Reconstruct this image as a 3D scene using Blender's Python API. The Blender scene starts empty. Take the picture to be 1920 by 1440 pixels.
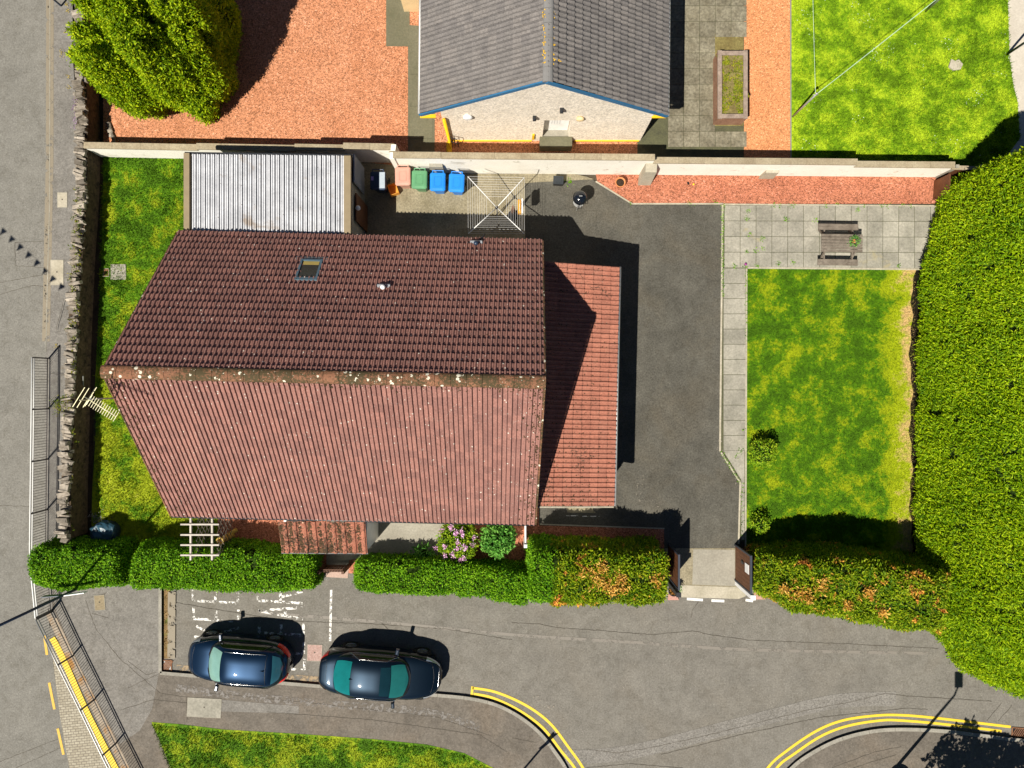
import bpy, math, random
import numpy as np
from mathutils import Matrix, Vector
random.seed(7); rng = np.random.default_rng(7)
PI = math.pi
scene = bpy.context.scene
H, PPM = 27.7, 48.0            # camera height in metres, pixels per metre on the ground

# ---------------------------------------------------------------- camera, sky, sun, exposure
cam_d = bpy.data.cameras.new('camera'); cam = bpy.data.objects.new('camera', cam_d)
scene.collection.objects.link(cam); cam.location = (0, 0, H)
cam_d.sensor_width = 36; cam_d.lens = 36*H/40.0; cam_d.clip_end = 2000; scene.camera = cam
SUN = Vector((-0.441, -0.52, 1.0)).normalized()
world = bpy.data.worlds.new('World'); scene.world = world; world.use_nodes = True
wn = world.node_tree; sky = wn.nodes.new('ShaderNodeTexSky'); sky.sky_type = 'NISHITA'
sky.sun_disc = False; sky.sun_elevation = math.asin(SUN.z); sky.sun_rotation = math.atan2(SUN.x, SUN.y) % (2*PI)
sky.ozone_density = 2.0; sky.air_density = .45; sky.dust_density = .1
wn.links.new(sky.outputs[0], wn.nodes['Background'].inputs[0]); wn.nodes['Background'].inputs[1].default_value = 0.05
sd = bpy.data.lights.new('sun', 'SUN'); sd.energy = 5.0; sd.angle = math.radians(0.5); sd.color = (1.0, 0.94, 0.83)
so = bpy.data.objects.new('sun', sd); scene.collection.objects.link(so); so.location = (-30, -30, 60)
so.rotation_euler = SUN.to_track_quat('Z', 'Y').to_euler()
vs = scene.view_settings; vs.view_transform = 'Standard'; vs.look = 'None'; vs.gamma = 1; vs.exposure = 0.65; vs.use_curve_mapping = False

# ---------------------------------------------------------------- helpers
def P(px, py, z=0.0):
    s = H/(H-z)
    return ((px-960)/PPM/s, (720-py)/PPM/s, z)
def G(px, py, z=0.0):
    return ((px-960)/PPM, (720-py)/PPM, z)
def link(o): scene.collection.objects.link(o)
def pinv(o, parent, world_coords):
    o.parent = parent
    if world_coords:
        o.matrix_parent_inverse = (Matrix.Translation(parent.location) @ parent.rotation_euler.to_matrix().to_4x4()).inverted()
def tag(o, label=None, cat=None, group=None, kind=None):
    if label: o['label'] = label
    if cat: o['category'] = cat
    if group: o['group'] = group
    if kind: o['kind'] = kind
    return o
def thing(name, label, cat, loc=(0,0,0), rz=0, group=None):
    o = bpy.data.objects.new(name, None); link(o); o.location = loc; o.rotation_euler = (0,0,rz); o.empty_display_size = .2
    return tag(o, label, cat, group)
def mesh_np(name, V, F, mats, parent=None, smooth=False, mi=None, world_coords=True):
    """V (n,3); F (m,k) array, or list of tuples"""
    me = bpy.data.meshes.new(name)
    if isinstance(F, np.ndarray):
        V = np.asarray(V, dtype=np.float32); m, k = F.shape
        me.vertices.add(len(V)); me.vertices.foreach_set('co', V.ravel())
        me.loops.add(m*k); me.loops.foreach_set('vertex_index', F.astype(np.int32).ravel())
        me.polygons.add(m); me.polygons.foreach_set('loop_start', np.arange(0, m*k, k, dtype=np.int32))
        me.polygons.foreach_set('loop_total', np.full(m, k, dtype=np.int32)); me.update(calc_edges=True)
    else:
        me.from_pydata([tuple(v) for v in V], [], F)
    for mm in (mats if isinstance(mats, (list, tuple)) else [mats]): me.materials.append(mm)
    if mi is not None: me.polygons.foreach_set('material_index', np.asarray(mi, dtype=np.int32))
    me.polygons.foreach_set('use_smooth', np.full(len(me.polygons), smooth)); me.update()
    o = bpy.data.objects.new(name, me); link(o)
    if parent is not None: pinv(o, parent, world_coords)
    return o
class MB:
    def __init__(s): s.v = []; s.f = []
    def add(s, v, f):
        n = len(s.v); s.v += [tuple(x) for x in v]; s.f += [tuple(i+n for i in q) for q in f]; return s
    def box(s, c, d, rz=0, rx=0, ry=0, bev=0):
        x, y, z = d[0]/2, d[1]/2, d[2]/2
        R = Matrix.Rotation(rz,3,'Z') @ Matrix.Rotation(ry,3,'Y') @ Matrix.Rotation(rx,3,'X'); c = Vector(c)
        if bev <= 0:
            v = [c+R@Vector((a*x,b*y,g*z)) for g in (-1,1) for a,b in ((-1,-1),(1,-1),(1,1),(-1,1))]
            return s.add(v, [(3,2,1,0),(4,5,6,7),(0,1,5,4),(1,2,6,5),(2,3,7,6),(3,0,4,7)])
        rings = [(-z,bev),(-z+bev,0),(z-bev,0),(z,bev)]; v = []
        for zz, ins in rings:
            for a,b in ((-1,-1),(1,-1),(1,1),(-1,1)): v.append(c+R@Vector((a*(x-ins),b*(y-ins),zz)))
        f = [(3,2,1,0),(12,13,14,15)]
        for k in range(3):
            for i in range(4): f.append((k*4+i,k*4+(i+1)%4,k*4+4+(i+1)%4,k*4+4+i))
        return s.add(v, f)
    def prism(s, pts, z0, z1):
        a = sum(pts[i][0]*pts[(i+1)%len(pts)][1]-pts[(i+1)%len(pts)][0]*pts[i][1] for i in range(len(pts)))
        if a < 0: pts = pts[::-1]
        n = len(pts)
        return s.add([(p[0],p[1],z0) for p in pts]+[(p[0],p[1],z1) for p in pts],
              [tuple(range(n-1,-1,-1)), tuple(range(n,2*n))]+[(i,(i+1)%n,n+(i+1)%n,n+i) for i in range(n)])
    def tube(s, pts, r, n=8, cap=True):
        pts = [Vector(p) for p in pts]; rr = r if isinstance(r, (list,tuple)) else [r]*len(pts); v = []
        for i, p in enumerate(pts):
            d = (pts[min(i+1,len(pts)-1)]-pts[max(i-1,0)]).normalized()
            u = d.orthogonal().normalized() if i == 0 else (u - d*u.dot(d)).normalized()
            w = d.cross(u)
            v += [p+(u*math.cos(2*PI*k/n)+w*math.sin(2*PI*k/n))*rr[i] for k in range(n)]
        f = [(i*n+k,i*n+(k+1)%n,(i+1)*n+(k+1)%n,(i+1)*n+k) for i in range(len(pts)-1) for k in range(n)]
        if cap: f += [tuple(range(n-1,-1,-1)), tuple(range((len(pts)-1)*n, len(pts)*n))]
        return s.add(v, f)
    def lathe(s, c, prof, n=24, axis='z'):
        v = []
        for r, z in prof:
            for k in range(n):
                a = 2*PI*k/n; x, y = r*math.cos(a), r*math.sin(a)
                v.append((c[0]+x,c[1]+y,c[2]+z) if axis=='z' else (c[0]+x,c[1]+z,c[2]+y))
        m = len(prof)
        f = [(i*n+k,i*n+(k+1)%n,(i+1)*n+(k+1)%n,(i+1)*n+k) for i in range(m-1) for k in range(n)]
        f += [tuple(range(n-1,-1,-1)), tuple(range((m-1)*n,m*n))]
        return s.add(v, f)
    def build(s, name, mat, parent=None, smooth=False, world_coords=False):
        return mesh_np(name, s.v, s.f, mat, parent, smooth, None, world_coords)
def vnoise(p, scale, seed=0):
    p = np.asarray(p, float)*scale+seed*17.3; i = np.floor(p).astype(np.int64); f = p-i; f = f*f*(3-2*f); out = 0
    def h(a): 
        n = (a[:,0]*374761393+a[:,1]*668265263+a[:,2]*2147483647+seed*1013) & 0xffffffff
        n = ((n ^ (n>>13))*1274126177) & 0xffffffff
        return ((n ^ (n>>16)) & 0xffff)/65535.0
    for dx in (0,1):
        for dy in (0,1):
            for dz in (0,1):
                w = (f[:,0] if dx else 1-f[:,0])*(f[:,1] if dy else 1-f[:,1])*(f[:,2] if dz else 1-f[:,2])
                out = out+w*h(i+np.array([dx,dy,dz]))
    return out

# ---------------------------------------------------------------- materials
def new_mat(name):
    m = bpy.data.materials.new(name); m.use_nodes = True; return m, m.node_tree, m.node_tree.nodes['Principled BSDF']
def ramp(nt, stops, fac, interp='LINEAR'):
    r = nt.nodes.new('ShaderNodeValToRGB'); r.color_ramp.interpolation = interp; e = r.color_ramp.elements
    while len(e) < len(stops): e.new(0.5)
    for i, (p, c) in enumerate(stops): e[i].position = p; e[i].color = (*c, 1) if len(c) == 3 else c
    nt.links.new(fac, r.inputs[0]); return r.outputs[0]
def mixc(nt, a, b, fac, mode='MIX'):
    m = nt.nodes.new('ShaderNodeMix'); m.data_type = 'RGBA'; m.blend_type = mode
    for i, x in ((0,fac),(6,a),(7,b)):
        if hasattr(x, 'is_linked'): nt.links.new(x, m.inputs[i])
        else: m.inputs[i].default_value = x if i == 0 else (*x, 1)
    return m.outputs[2]
def mathn(nt, op, a, b=None, c=None, clamp=False):
    m = nt.nodes.new('ShaderNodeMath'); m.operation = op; m.use_clamp = clamp
    for i, x in enumerate((a,b,c)):
        if x is None: continue
        if hasattr(x, 'is_linked'): nt.links.new(x, m.inputs[i])
        else: m.inputs[i].default_value = x
    return m.outputs[0]
def pos(nt, local=False, scale=None):
    if local: o = nt.nodes.new('ShaderNodeTexCoord').outputs['Object']
    else: o = nt.nodes.new('ShaderNodeNewGeometry').outputs['Position']
    if scale:
        m = nt.nodes.new('ShaderNodeVectorMath'); m.operation = 'MULTIPLY'; nt.links.new(o, m.inputs[0]); m.inputs[1].default_value = scale; o = m.outputs[0]
    return o
def noise(nt, vec, scale, detail=4, rough=.55, dist=0):
    n = nt.nodes.new('ShaderNodeTexNoise'); nt.links.new(vec, n.inputs['Vector'])
    n.inputs['Scale'].default_value = scale; n.inputs['Detail'].default_value = detail; n.inputs['Roughness'].default_value = rough; n.inputs['Distortion'].default_value = dist
    return n.outputs['Fac']
def voro(nt, vec, scale, feature='F1', out='Distance'):
    n = nt.nodes.new('ShaderNodeTexVoronoi'); n.feature = feature; nt.links.new(vec, n.inputs['Vector']); n.inputs['Scale'].default_value = scale
    return n.outputs[out]
def bumpn(nt, bs, h, strength, dist=.02):
    b = nt.nodes.new('ShaderNodeBump'); b.inputs['Strength'].default_value = strength; b.inputs['Distance'].default_value = dist
    nt.links.new(h, b.inputs['Height']); nt.links.new(b.outputs[0], bs.inputs['Normal'])
def island(nt): return nt.nodes.new('ShaderNodeNewGeometry').outputs['Random Per Island']
def surf(name, lo, hi, scale=1.0, fine=(.8,1.2), fscale=18, rough=.9, bump=.3, isl=0.0, spec=.3, metal=0, local=False, spots=None, stain=None, coat=0):
    """two-tone large noise, fine speckle, optional per-piece tint, light spots (colour, scale, threshold), stains (colour, scale, threshold)"""
    m, nt, bs = new_mat(name); v = pos(nt, local)
    c = ramp(nt, [(.3,lo),(.7,hi)], noise(nt, v, scale, 6, .6))
    fn = noise(nt, v, fscale, 3, .7)
    c = mixc(nt, c, ramp(nt, [(.25,(fine[0],)*3),(.75,(fine[1],)*3)], fn), 1.0, 'MULTIPLY')
    if isl: c = mixc(nt, c, ramp(nt, [(0,(1-isl,)*3),(1,(1+isl,)*3)], island(nt)), 1.0, 'MULTIPLY')
    if stain:
        sc, ss, th = stain
        c = mixc(nt, c, sc, ramp(nt, [(th,(0,0,0)),(min(th+.12,1),(1,1,1))], noise(nt, v, ss, 5, .65, .6)))
    if spots:
        sc, ss, th = spots
        msk = mathn(nt, 'LESS_THAN', voro(nt, v, ss), th)
        msk = mathn(nt, 'MULTIPLY', msk, mathn(nt, 'GREATER_THAN', noise(nt, v, ss*.37, 2), .5))
        c = mixc(nt, c, sc, msk)
    nt.links.new(c, bs.inputs['Base Color']); bs.inputs['Roughness'].default_value = rough
    bs.inputs['Specular IOR Level'].default_value = spec; bs.inputs['Metallic'].default_value = metal; bs.inputs['Coat Weight'].default_value = coat
    if bump: bumpn(nt, bs, fn, bump, .02)
    return m
def plain(name, c, rough=.6, metal=0, spec=.4, coat=0):
    return surf(name, tuple(x*.9 for x in c), tuple(min(1,x*1.1) for x in c), 3, (.93,1.07), 25, rough, .04, 0, spec, metal, True, coat=coat)
def foliage(name, dark, mid, light, dead=None, patch=1.1, deadth=.62, trans=.3, ysc=1.0):
    m, nt, bs = new_mat(name); v = pos(nt)
    a = mathn(nt, 'ADD', mathn(nt, 'MULTIPLY', island(nt), .6), mathn(nt, 'MULTIPLY', noise(nt, v, patch, 5, .6), .7))
    c = ramp(nt, [(.3,dark),(.62,mid),(.95,light)], a)
    if dead:
        dm = ramp(nt, [(deadth,(0,0,0)),(deadth+.05,(1,1,1))], noise(nt, v, 1.25, 5, .6, 1.5))
        c = mixc(nt, c, ramp(nt, [(.0,(dead[0]*.45,dead[1]*.35,dead[2]*.6)),(.6,dead),(1,tuple(min(1,x*1.3) for x in dead))], island(nt)), dm)
    nt.links.new(c, bs.inputs['Base Color']); bs.inputs['Roughness'].default_value = .6; bs.inputs['Specular IOR Level'].default_value = .2
    t = nt.nodes.new('ShaderNodeBsdfTranslucent'); nt.links.new(c, t.inputs[0]); mx = nt.nodes.new('ShaderNodeMixShader'); mx.inputs[0].default_value = trans
    out = nt.nodes['Material Output']; nt.links.new(bs.outputs[0], mx.inputs[1]); nt.links.new(t.outputs[0], mx.inputs[2]); nt.links.new(mx.outputs[0], out.inputs[0])
    return m
def lawn_mat(name, green, yellow, straw, scale=.9, dry=None, bias=0.0, daisies=False):
    m, nt, bs = new_mat(name); v = pos(nt)
    a = mathn(nt, 'ADD', noise(nt, v, scale, 7, .66), mathn(nt, 'MULTIPLY', mathn(nt, 'SUBTRACT', noise(nt, v, 7, 5, .75), .5), .42))
    if dry is not None:       # dried strip: position x from, to
        sx = nt.nodes.new('ShaderNodeSeparateXYZ'); nt.links.new(v, sx.inputs[0])
        mr = nt.nodes.new('ShaderNodeMapRange'); nt.links.new(sx.outputs[dry[3]], mr.inputs[0]); mr.inputs[1].default_value = dry[0]; mr.inputs[2].default_value = dry[1]
        mr.inputs[3].default_value = 0; mr.inputs[4].default_value = dry[2]
        a = mathn(nt, 'ADD', a, mr.outputs[0])
    a = mathn(nt, 'ADD', a, bias)
    a = mathn(nt, 'ADD', a, mathn(nt, 'MULTIPLY', mathn(nt, 'SUBTRACT', island(nt), .5), .12))
    c = ramp(nt, [(.36,tuple(x*.62 for x in green)),(.46,green),(.58,yellow),(.7,tuple(x*1.15 for x in yellow)),(.86,straw)], a)
    c = mixc(nt, c, ramp(nt, [(.3,(.5,.55,.5)),(.7,(1.5,1.45,1.4))], noise(nt, v, 13, 5, .8)), 1.0, 'MULTIPLY')
    if daisies:
        msk = mathn(nt, 'MULTIPLY', mathn(nt, 'LESS_THAN', voro(nt, v, 9), .16), mathn(nt, 'GREATER_THAN', noise(nt, v, .8, 3), .6))
        c = mixc(nt, c, (.55,.6,.5), msk)
    nt.links.new(c, bs.inputs['Base Color']); bs.inputs['Roughness'].default_value = .8; bs.inputs['Specular IOR Level'].default_value = .15
    bumpn(nt, bs, noise(nt, v, 22, 4, .7), .6, .04)
    return m
def tile_mat(name, lo, hi, moss=None, mossth=.6, spots=True, isl=.16, spotc=(.55,.5,.43), spotth=.14):
    m, nt, bs = new_mat(name); v = pos(nt)
    c = ramp(nt, [(.2,lo),(.8,hi)], noise(nt, v, 1.6, 6, .7))
    c = mixc(nt, c, ramp(nt, [(0,(1-isl,1-isl,1-isl*.9)),(.5,(1,1,1)),(1,(1+isl,1+isl*.9,1+isl*.8))], island(nt)), 1.0, 'MULTIPLY')
    c = mixc(nt, c, ramp(nt, [(.28,(.62,)*3),(.72,(1.36,)*3)], noise(nt, v, 17, 4, .8)), 1.0, 'MULTIPLY')
    if moss:
        mm = ramp(nt, [(mossth,(0,0,0)),(mossth+.06,(1,1,1))], mathn(nt,'ADD',mathn(nt,'MULTIPLY',noise(nt, v, 14, 4, .8),.6),mathn(nt,'MULTIPLY',noise(nt, v, .7, 4, .6),.5)))
        c = mixc(nt, c, moss, mm)
    if spots:
        msk = mathn(nt, 'MULTIPLY', mathn(nt, 'LESS_THAN', voro(nt, v, 5.5), spotth), mathn(nt, 'GREATER_THAN', noise(nt, v, 2.3, 3, .7), .53))
        c = mixc(nt, c, spotc, msk)
        msk2 = mathn(nt, 'MULTIPLY', mathn(nt, 'LESS_THAN', voro(nt, v, 13), .14), mathn(nt, 'GREATER_THAN', noise(nt, v, 3.1, 3, .7), .53))
        c = mixc(nt, c, tuple(x*.8 for x in spotc), msk2)
    nt.links.new(c, bs.inputs['Base Color']); bs.inputs['Roughness'].default_value = .85; bs.inputs['Specular IOR Level'].default_value = .25
    bumpn(nt, bs, noise(nt, v, 40, 3, .7), .25, .01)
    return m
def worn_paint(name, c, th=.5, scale=9):
    m, nt, bs = new_mat(name); v = pos(nt)
    bs.inputs['Base Color'].default_value = (*c, 1); bs.inputs['Roughness'].default_value = .7
    cc = mixc(nt, c, tuple(x*.8 for x in c), noise(nt, v, 20, 3)); nt.links.new(cc, bs.inputs['Base Color'])
    a = ramp(nt, [(th-.02,(0,0,0)),(th+.02,(1,1,1))], noise(nt, v, scale, 6, .75))
    t = nt.nodes.new('ShaderNodeBsdfTransparent'); mx = nt.nodes.new('ShaderNodeMixShader'); nt.links.new(a, mx.inputs[0])
    nt.links.new(t.outputs[0], mx.inputs[1]); nt.links.new(bs.outputs[0], mx.inputs[2]); nt.links.new(mx.outputs[0], nt.nodes['Material Output'].inputs[0])
    return m
def brick_mat(name, a, b, mortar, scale=1.0, w=.21, h=.105, rot=0, offset=.5, msize=.006):
    m, nt, bs = new_mat(name); v = pos(nt)
    mp = nt.nodes.new('ShaderNodeMapping'); nt.links.new(v, mp.inputs[0]); mp.inputs['Rotation'].default_value = (0,0,rot)
    br = nt.nodes.new('ShaderNodeTexBrick'); nt.links.new(mp.outputs[0], br.inputs['Vector'])
    br.inputs['Color1'].default_value = (*a,1); br.inputs['Color2'].default_value = (*b,1); br.inputs['Mortar'].default_value = (*mortar,1)
    br.inputs['Scale'].default_value = scale; br.inputs['Brick Width'].default_value = w; br.inputs['Row Height'].default_value = h; br.inputs['Mortar Size'].default_value = msize; br.offset = offset
    c = mixc(nt, br.outputs[0], ramp(nt, [(.3,(.8,)*3),(.7,(1.2,)*3)], noise(nt, v, 12, 5, .7)), 1.0, 'MULTIPLY')
    nt.links.new(c, bs.inputs['Base Color']); bs.inputs['Roughness'].default_value = .9
    return m
def asphalt(name, c, patch=.7, var=.12, grit=.35, warm=None):
    m, nt, bs = new_mat(name); v = pos(nt)
    col = ramp(nt, [(.3,tuple(x*(1-var) for x in c)),(.7,tuple(x*(1+var) for x in c))], noise(nt, v, patch, 7, .65))
    if warm: col = mixc(nt, col, warm, ramp(nt, [(.5,(0,0,0)),(.75,(.7,.7,.7))], noise(nt, v, .45, 5, .6, .5)))
    fn = noise(nt, v, 15, 4, .85)
    col = mixc(nt, col, ramp(nt, [(.3,(1-grit*1.3,)*3),(.7,(1+grit*1.3,)*3)], fn), 1.0, 'MULTIPLY')
    col = mixc(nt, col, ramp(nt, [(.35,(.86,.85,.83)),(.5,(1,1,1)),(.68,(1.1,1.1,1.1))], noise(nt, v, 2.6, 6, .7, .8)), 1.0, 'MULTIPLY')
    msk = mathn(nt, 'MULTIPLY', mathn(nt, 'LESS_THAN', voro(nt, v, 11), .1), mathn(nt, 'GREATER_THAN', noise(nt, v, 3, 2), .52))
    col = mixc(nt, col, tuple(min(1,x*2.2) for x in c), msk)
    nt.links.new(col, bs.inputs['Base Color']); bs.inputs['Roughness'].default_value = .92; bs.inputs['Specular IOR Level'].default_value = .2
    bumpn(nt, bs, fn, .25, .01)
    return m
def gravel(name, lo, hi, g=.5):
    m, nt, bs = new_mat(name); v = pos(nt)
    cell = nt.nodes.new('ShaderNodeTexVoronoi'); nt.links.new(v, cell.inputs['Vector']); cell.inputs['Scale'].default_value = 30
    sx = nt.nodes.new('ShaderNodeSeparateColor'); nt.links.new(cell.outputs['Color'], sx.inputs[0])
    c = ramp(nt, [(.3,lo),(.7,hi)], noise(nt, v, .8, 6, .7, .5))
    c = mixc(nt, c, ramp(nt, [(.3,(.8,.78,.76)),(.5,(1,1,1)),(.7,(1.1,1.1,1.1))], noise(nt, v, 9, 5, .8)), 1.0, 'MULTIPLY')
    c = mixc(nt, c, ramp(nt, [(0,(1-g,)*3),(.5,(1,1,1)),(.93,(1.25,1.25,1.3)),(1,(1.7,1.9,2.4))], sx.outputs[0]), 1.0, 'MULTIPLY')
    nt.links.new(c, bs.inputs['Base Color']); bs.inputs['Roughness'].default_value = .95; bs.inputs['Specular IOR Level'].default_value = .15
    bumpn(nt, bs, cell.outputs['Distance'], .6, .02)
    return m

M = {}
M['earth'] = surf('earth', (.05,.04,.028), (.09,.07,.045), 1.2, (.7,1.3), 16, .95, .5)
M['road'] = asphalt('road_asphalt', (.152,.142,.124), .9, .14, .27, (.14,.125,.103))
M['road_west'] = asphalt('road_west_asphalt', (.165,.158,.14), .8, .1, .27)
M['road_patch'] = asphalt('road_patch', (.17,.16,.145), .8, .1, .45)
M['footway'] = asphalt('footway_asphalt', (.125,.11,.092), .9, .18, .3, (.15,.12,.09))
M['footway2'] = asphalt('footway_west_asphalt', (.165,.155,.14), .9, .14, .3)
M['drive'] = asphalt('drive_tarmac', (.076,.072,.06), .7, .28, .36, (.095,.082,.06))
M['crack'] = surf('crack', (.06,.052,.042), (.1,.088,.07), 4, (.8,1.2), 20)
M['sand'] = surf('sandy_edge', (.2,.16,.1), (.27,.22,.14), 2, (.7,1.2), 16)
M['kerb'] = surf('kerb_stone', (.2,.19,.16), (.3,.28,.24), 2, (.8,1.15), 16, isl=.1)
M['pale_kerb'] = surf('pale_kerb', (.3,.27,.2), (.42,.38,.3), 2, (.75,1.15), 16, isl=.1)
M['yellow'] = worn_paint('yellow_paint', (.72,.5,.025), .3, 14)
M['amber'] = worn_paint('amber_paint', (.62,.38,.04), .3, 14)
M['white_paint'] = worn_paint('white_road_paint', (.72,.7,.66), .47, 9)
M['white_worn'] = worn_paint('worn_white_paint', (.78,.76,.72), .515, 4.5)
M['gravel'] = gravel('orange_gravel', (.4,.165,.08), (.5,.225,.12), .6)
M['gravel_red'] = gravel('red_gravel', (.33,.118,.066), (.42,.165,.095), .6)
M['gravel_path'] = gravel('orange_path_gravel', (.5,.205,.085), (.56,.25,.11), .4)
M['slab'] = surf('paving_slab', (.2,.19,.155), (.32,.3,.25), 1.3, (.72,1.2), 12, isl=.12, stain=((.3,.25,.12), .5, .63))
M['slab_dark'] = surf('aggregate_slab', (.12,.105,.07), (.22,.2,.145), 2.2, (.5,1.4), 11, isl=.14)
M['slab_olive'] = surf('mossy_slab', (.105,.1,.06), (.14,.13,.085), 1, (.8,1.2), 14, isl=.08)
M['concrete'] = surf('rough_concrete', (.17,.145,.09), (.27,.235,.16), 1.4, (.6,1.35), 14, .95, .5)
M['concrete_pale'] = surf('pale_concrete', (.3,.27,.2), (.42,.38,.3), 1.2, (.8,1.15), 13)
M['concrete_path'] = surf('path_concrete', (.23,.21,.17), (.3,.28,.23), 1.2, (.8,1.15), 13)
M['joint'] = surf('joint_soil', (.06,.06,.035), (.1,.1,.05), 3, (.7,1.2), 20)
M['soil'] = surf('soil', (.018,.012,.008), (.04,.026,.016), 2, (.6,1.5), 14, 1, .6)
M['weedy'] = surf('weedy_soil', (.12,.09,.03), (.2,.17,.06), 3, (.6,1.4), 14)
M['lawn_e'] = lawn_mat('lawn_grass', (.06,.15,.001), (.21,.26,.003), (.44,.3,.13), 1.15, (14.3, 15.8, .42, 0), -.055)
M['lawn_w'] = lawn_mat('side_lawn_grass', (.075,.18,.003), (.23,.28,.008), (.4,.32,.1), 1.1, (2.0, -4.0, .13, 1), -.06)
M['lawn_n'] = lawn_mat('bright_grass', (.13,.25,.004), (.29,.4,.012), (.5,.44,.1), 1.3, None, -.02, True)
M['lawn_s'] = lawn_mat('verge_grass', (.07,.17,.004), (.22,.28,.01), (.38,.3,.1), 1.1, None, -.02)
M['pavers'] = brick_mat('block_pavers', (.26,.23,.17), (.33,.3,.23), (.14,.12,.09), 1, .2, .1, -.1, .5, .012)
M['render'] = surf('white_render', (.8,.76,.67), (.88,.85,.77), 1.2, (.88,1.06), 18, .9, .2, stain=((.45,.4,.31), 1.6, .6))
M['harl'] = surf('pebble_dash', (.7,.62,.51), (.82,.74,.63), 2, (.5,1.3), 17, .95, .5)
M['coping'] = surf('coping_concrete', (.25,.2,.13), (.34,.29,.2), 2, (.75,1.2), 16, isl=.08)
M['stone'] = surf('rubble_stone', (.15,.125,.095), (.34,.3,.25), 3.5, (.65,1.25), 12, .95, .5, isl=.4, stain=((.07,.06,.04), 3, .58))
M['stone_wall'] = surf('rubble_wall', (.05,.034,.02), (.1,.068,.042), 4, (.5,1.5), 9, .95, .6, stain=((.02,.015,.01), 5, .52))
M['tile_main'] = tile_mat('red_brown_tiles', (.222,.106,.086), (.248,.125,.103), (.05,.03,.017), .67)
M['tile_ridge'] = tile_mat('ridge_tiles', (.16,.07,.035), (.25,.12,.07), (.06,.045,.02), .5, True, .1, (.6,.57,.45), .3)
M['tile_lean'] = tile_mat('annexe_tiles', (.275,.1,.066), (.335,.14,.095), (.045,.03,.02), .63, True, .1, (.3,.24,.18), .06)
M['tile_porch'] = tile_mat('porch_tiles', (.25,.085,.05), (.34,.14,.09), (.035,.025,.014), .53, True, .14, (.5,.35,.24), .14)
M['tile_grey'] = tile_mat('grey_tiles', (.122,.113,.107), (.165,.152,.145), None, 1, False, .13)
M['steel_roof'] = surf('weathered_roof_sheet', (.42,.43,.46), (.6,.61,.64), 1.8, (.8,1.1), 14, .6, .05, spec=.4, spots=((.08,.05,.03), 6.5, .09), stain=((.33,.28,.24), 1.1, .6))
M['trim'] = plain('olive_trim', (.22,.17,.1)); M['black'] = plain('black_plastic', (.012,.012,.014), .4)
M['gutter'] = plain('dark_gutter', (.02,.022,.026), .4); M['blue_paint'] = plain('blue_painted_board', (.025,.12,.24), .5)
M['yellow_wall'] = plain('yellow_painted_pipe', (.75,.45,.01), .5); M['cream'] = plain('cream_render', (.65,.5,.28))
M['white'] = plain('white_plastic', (.75,.75,.74), .4); M['navy'] = plain('navy_steel', (.015,.03,.06), .4)
M['galv'] = plain('galvanised_steel', (.42,.42,.41), .45, .6); M['white_steel'] = plain('white_painted_steel', (.68,.68,.66), .4)
M['dark_steel'] = plain('dark_rail_steel', (.12,.11,.1), .5, .3); M['rust'] = surf('rusty_iron', (.13,.055,.025), (.22,.11,.06), 6, (.7,1.3), 20, .9, .3)
M['wood_grey'] = surf('weathered_timber', (.1,.08,.062), (.2,.168,.135), 3, (.7,1.2), 14, .9, .3, isl=.2, local=True)
M['wood_pale'] = surf('bleached_timber', (.42,.38,.33), (.55,.5,.44), 3, (.8,1.1), 14, .9, .2, local=True)
M['wood_brown'] = surf('brown_stained_timber', (.085,.033,.014), (.13,.052,.022), 3, (.85,1.15), 16, .6, .1, local=True)
M['wood_sleeper'] = surf('sleeper_timber', (.2,.1,.06), (.3,.17,.11), 3, (.7,1.25), 14, .9, .3, local=True)
M['timber_top'] = surf('grey_sleeper_top', (.2,.15,.12), (.32,.25,.2), 4, (.7,1.2), 14, .9, .3, local=True)
M['glass_dark'] = plain('window_glass', (.02,.03,.035), .05, 0, .8)
M['leaf_cyp'] = foliage('cypress_foliage', (.07,.16,.002), (.27,.42,.003), (.52,.6,.01), None, .8)
M['leaf_priv'] = foliage('privet_leaves', (.04,.15,.003), (.13,.32,.005), (.27,.5,.014), None, 1.2)
M['leaf_big'] = foliage('conifer_hedge_foliage', (.07,.18,.001), (.22,.37,.002), (.43,.55,.007), None, .45)
M['leaf_dead'] = foliage('conifer_hedge_with_dead_sprigs', (.045,.14,.003), (.19,.3,.005), (.38,.44,.012), (.85,.38,.07), 1.3, .585)
M['leaf_core'] = surf('hedge_twigs', (.004,.009,.002), (.03,.055,.008), 9, (.2,1.9), 16, 1, 1.0, spec=.05)  # solid near-black core blocks light and paints shade into the foliage hollows
M['leaf_bush'] = foliage('bush_leaves', (.07,.18,.005), (.22,.38,.01), (.42,.52,.025), None, 1.5)
M['leaf_green'] = foliage('soft_green_leaves', (.04,.16,.02), (.12,.34,.045), (.25,.5,.09), None, 1.5)
M['moss'] = foliage('moss_and_weeds', (.05,.09,.004), (.14,.2,.006), (.3,.25,.02), None, 1.5)
M['petal'] = foliage('pink_petals', (.6,.25,.5), (.8,.42,.7), (.95,.65,.88), None, 3, .6, .15)
M['bark'] = surf('bark', (.09,.06,.04), (.16,.11,.07), 5, (.7,1.3), 12, .95, .5)
M['terracotta'] = plain('terracotta', (.5,.19,.07), .8); M['mustard'] = plain('mustard_clay', (.4,.27,.05), .7)

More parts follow.
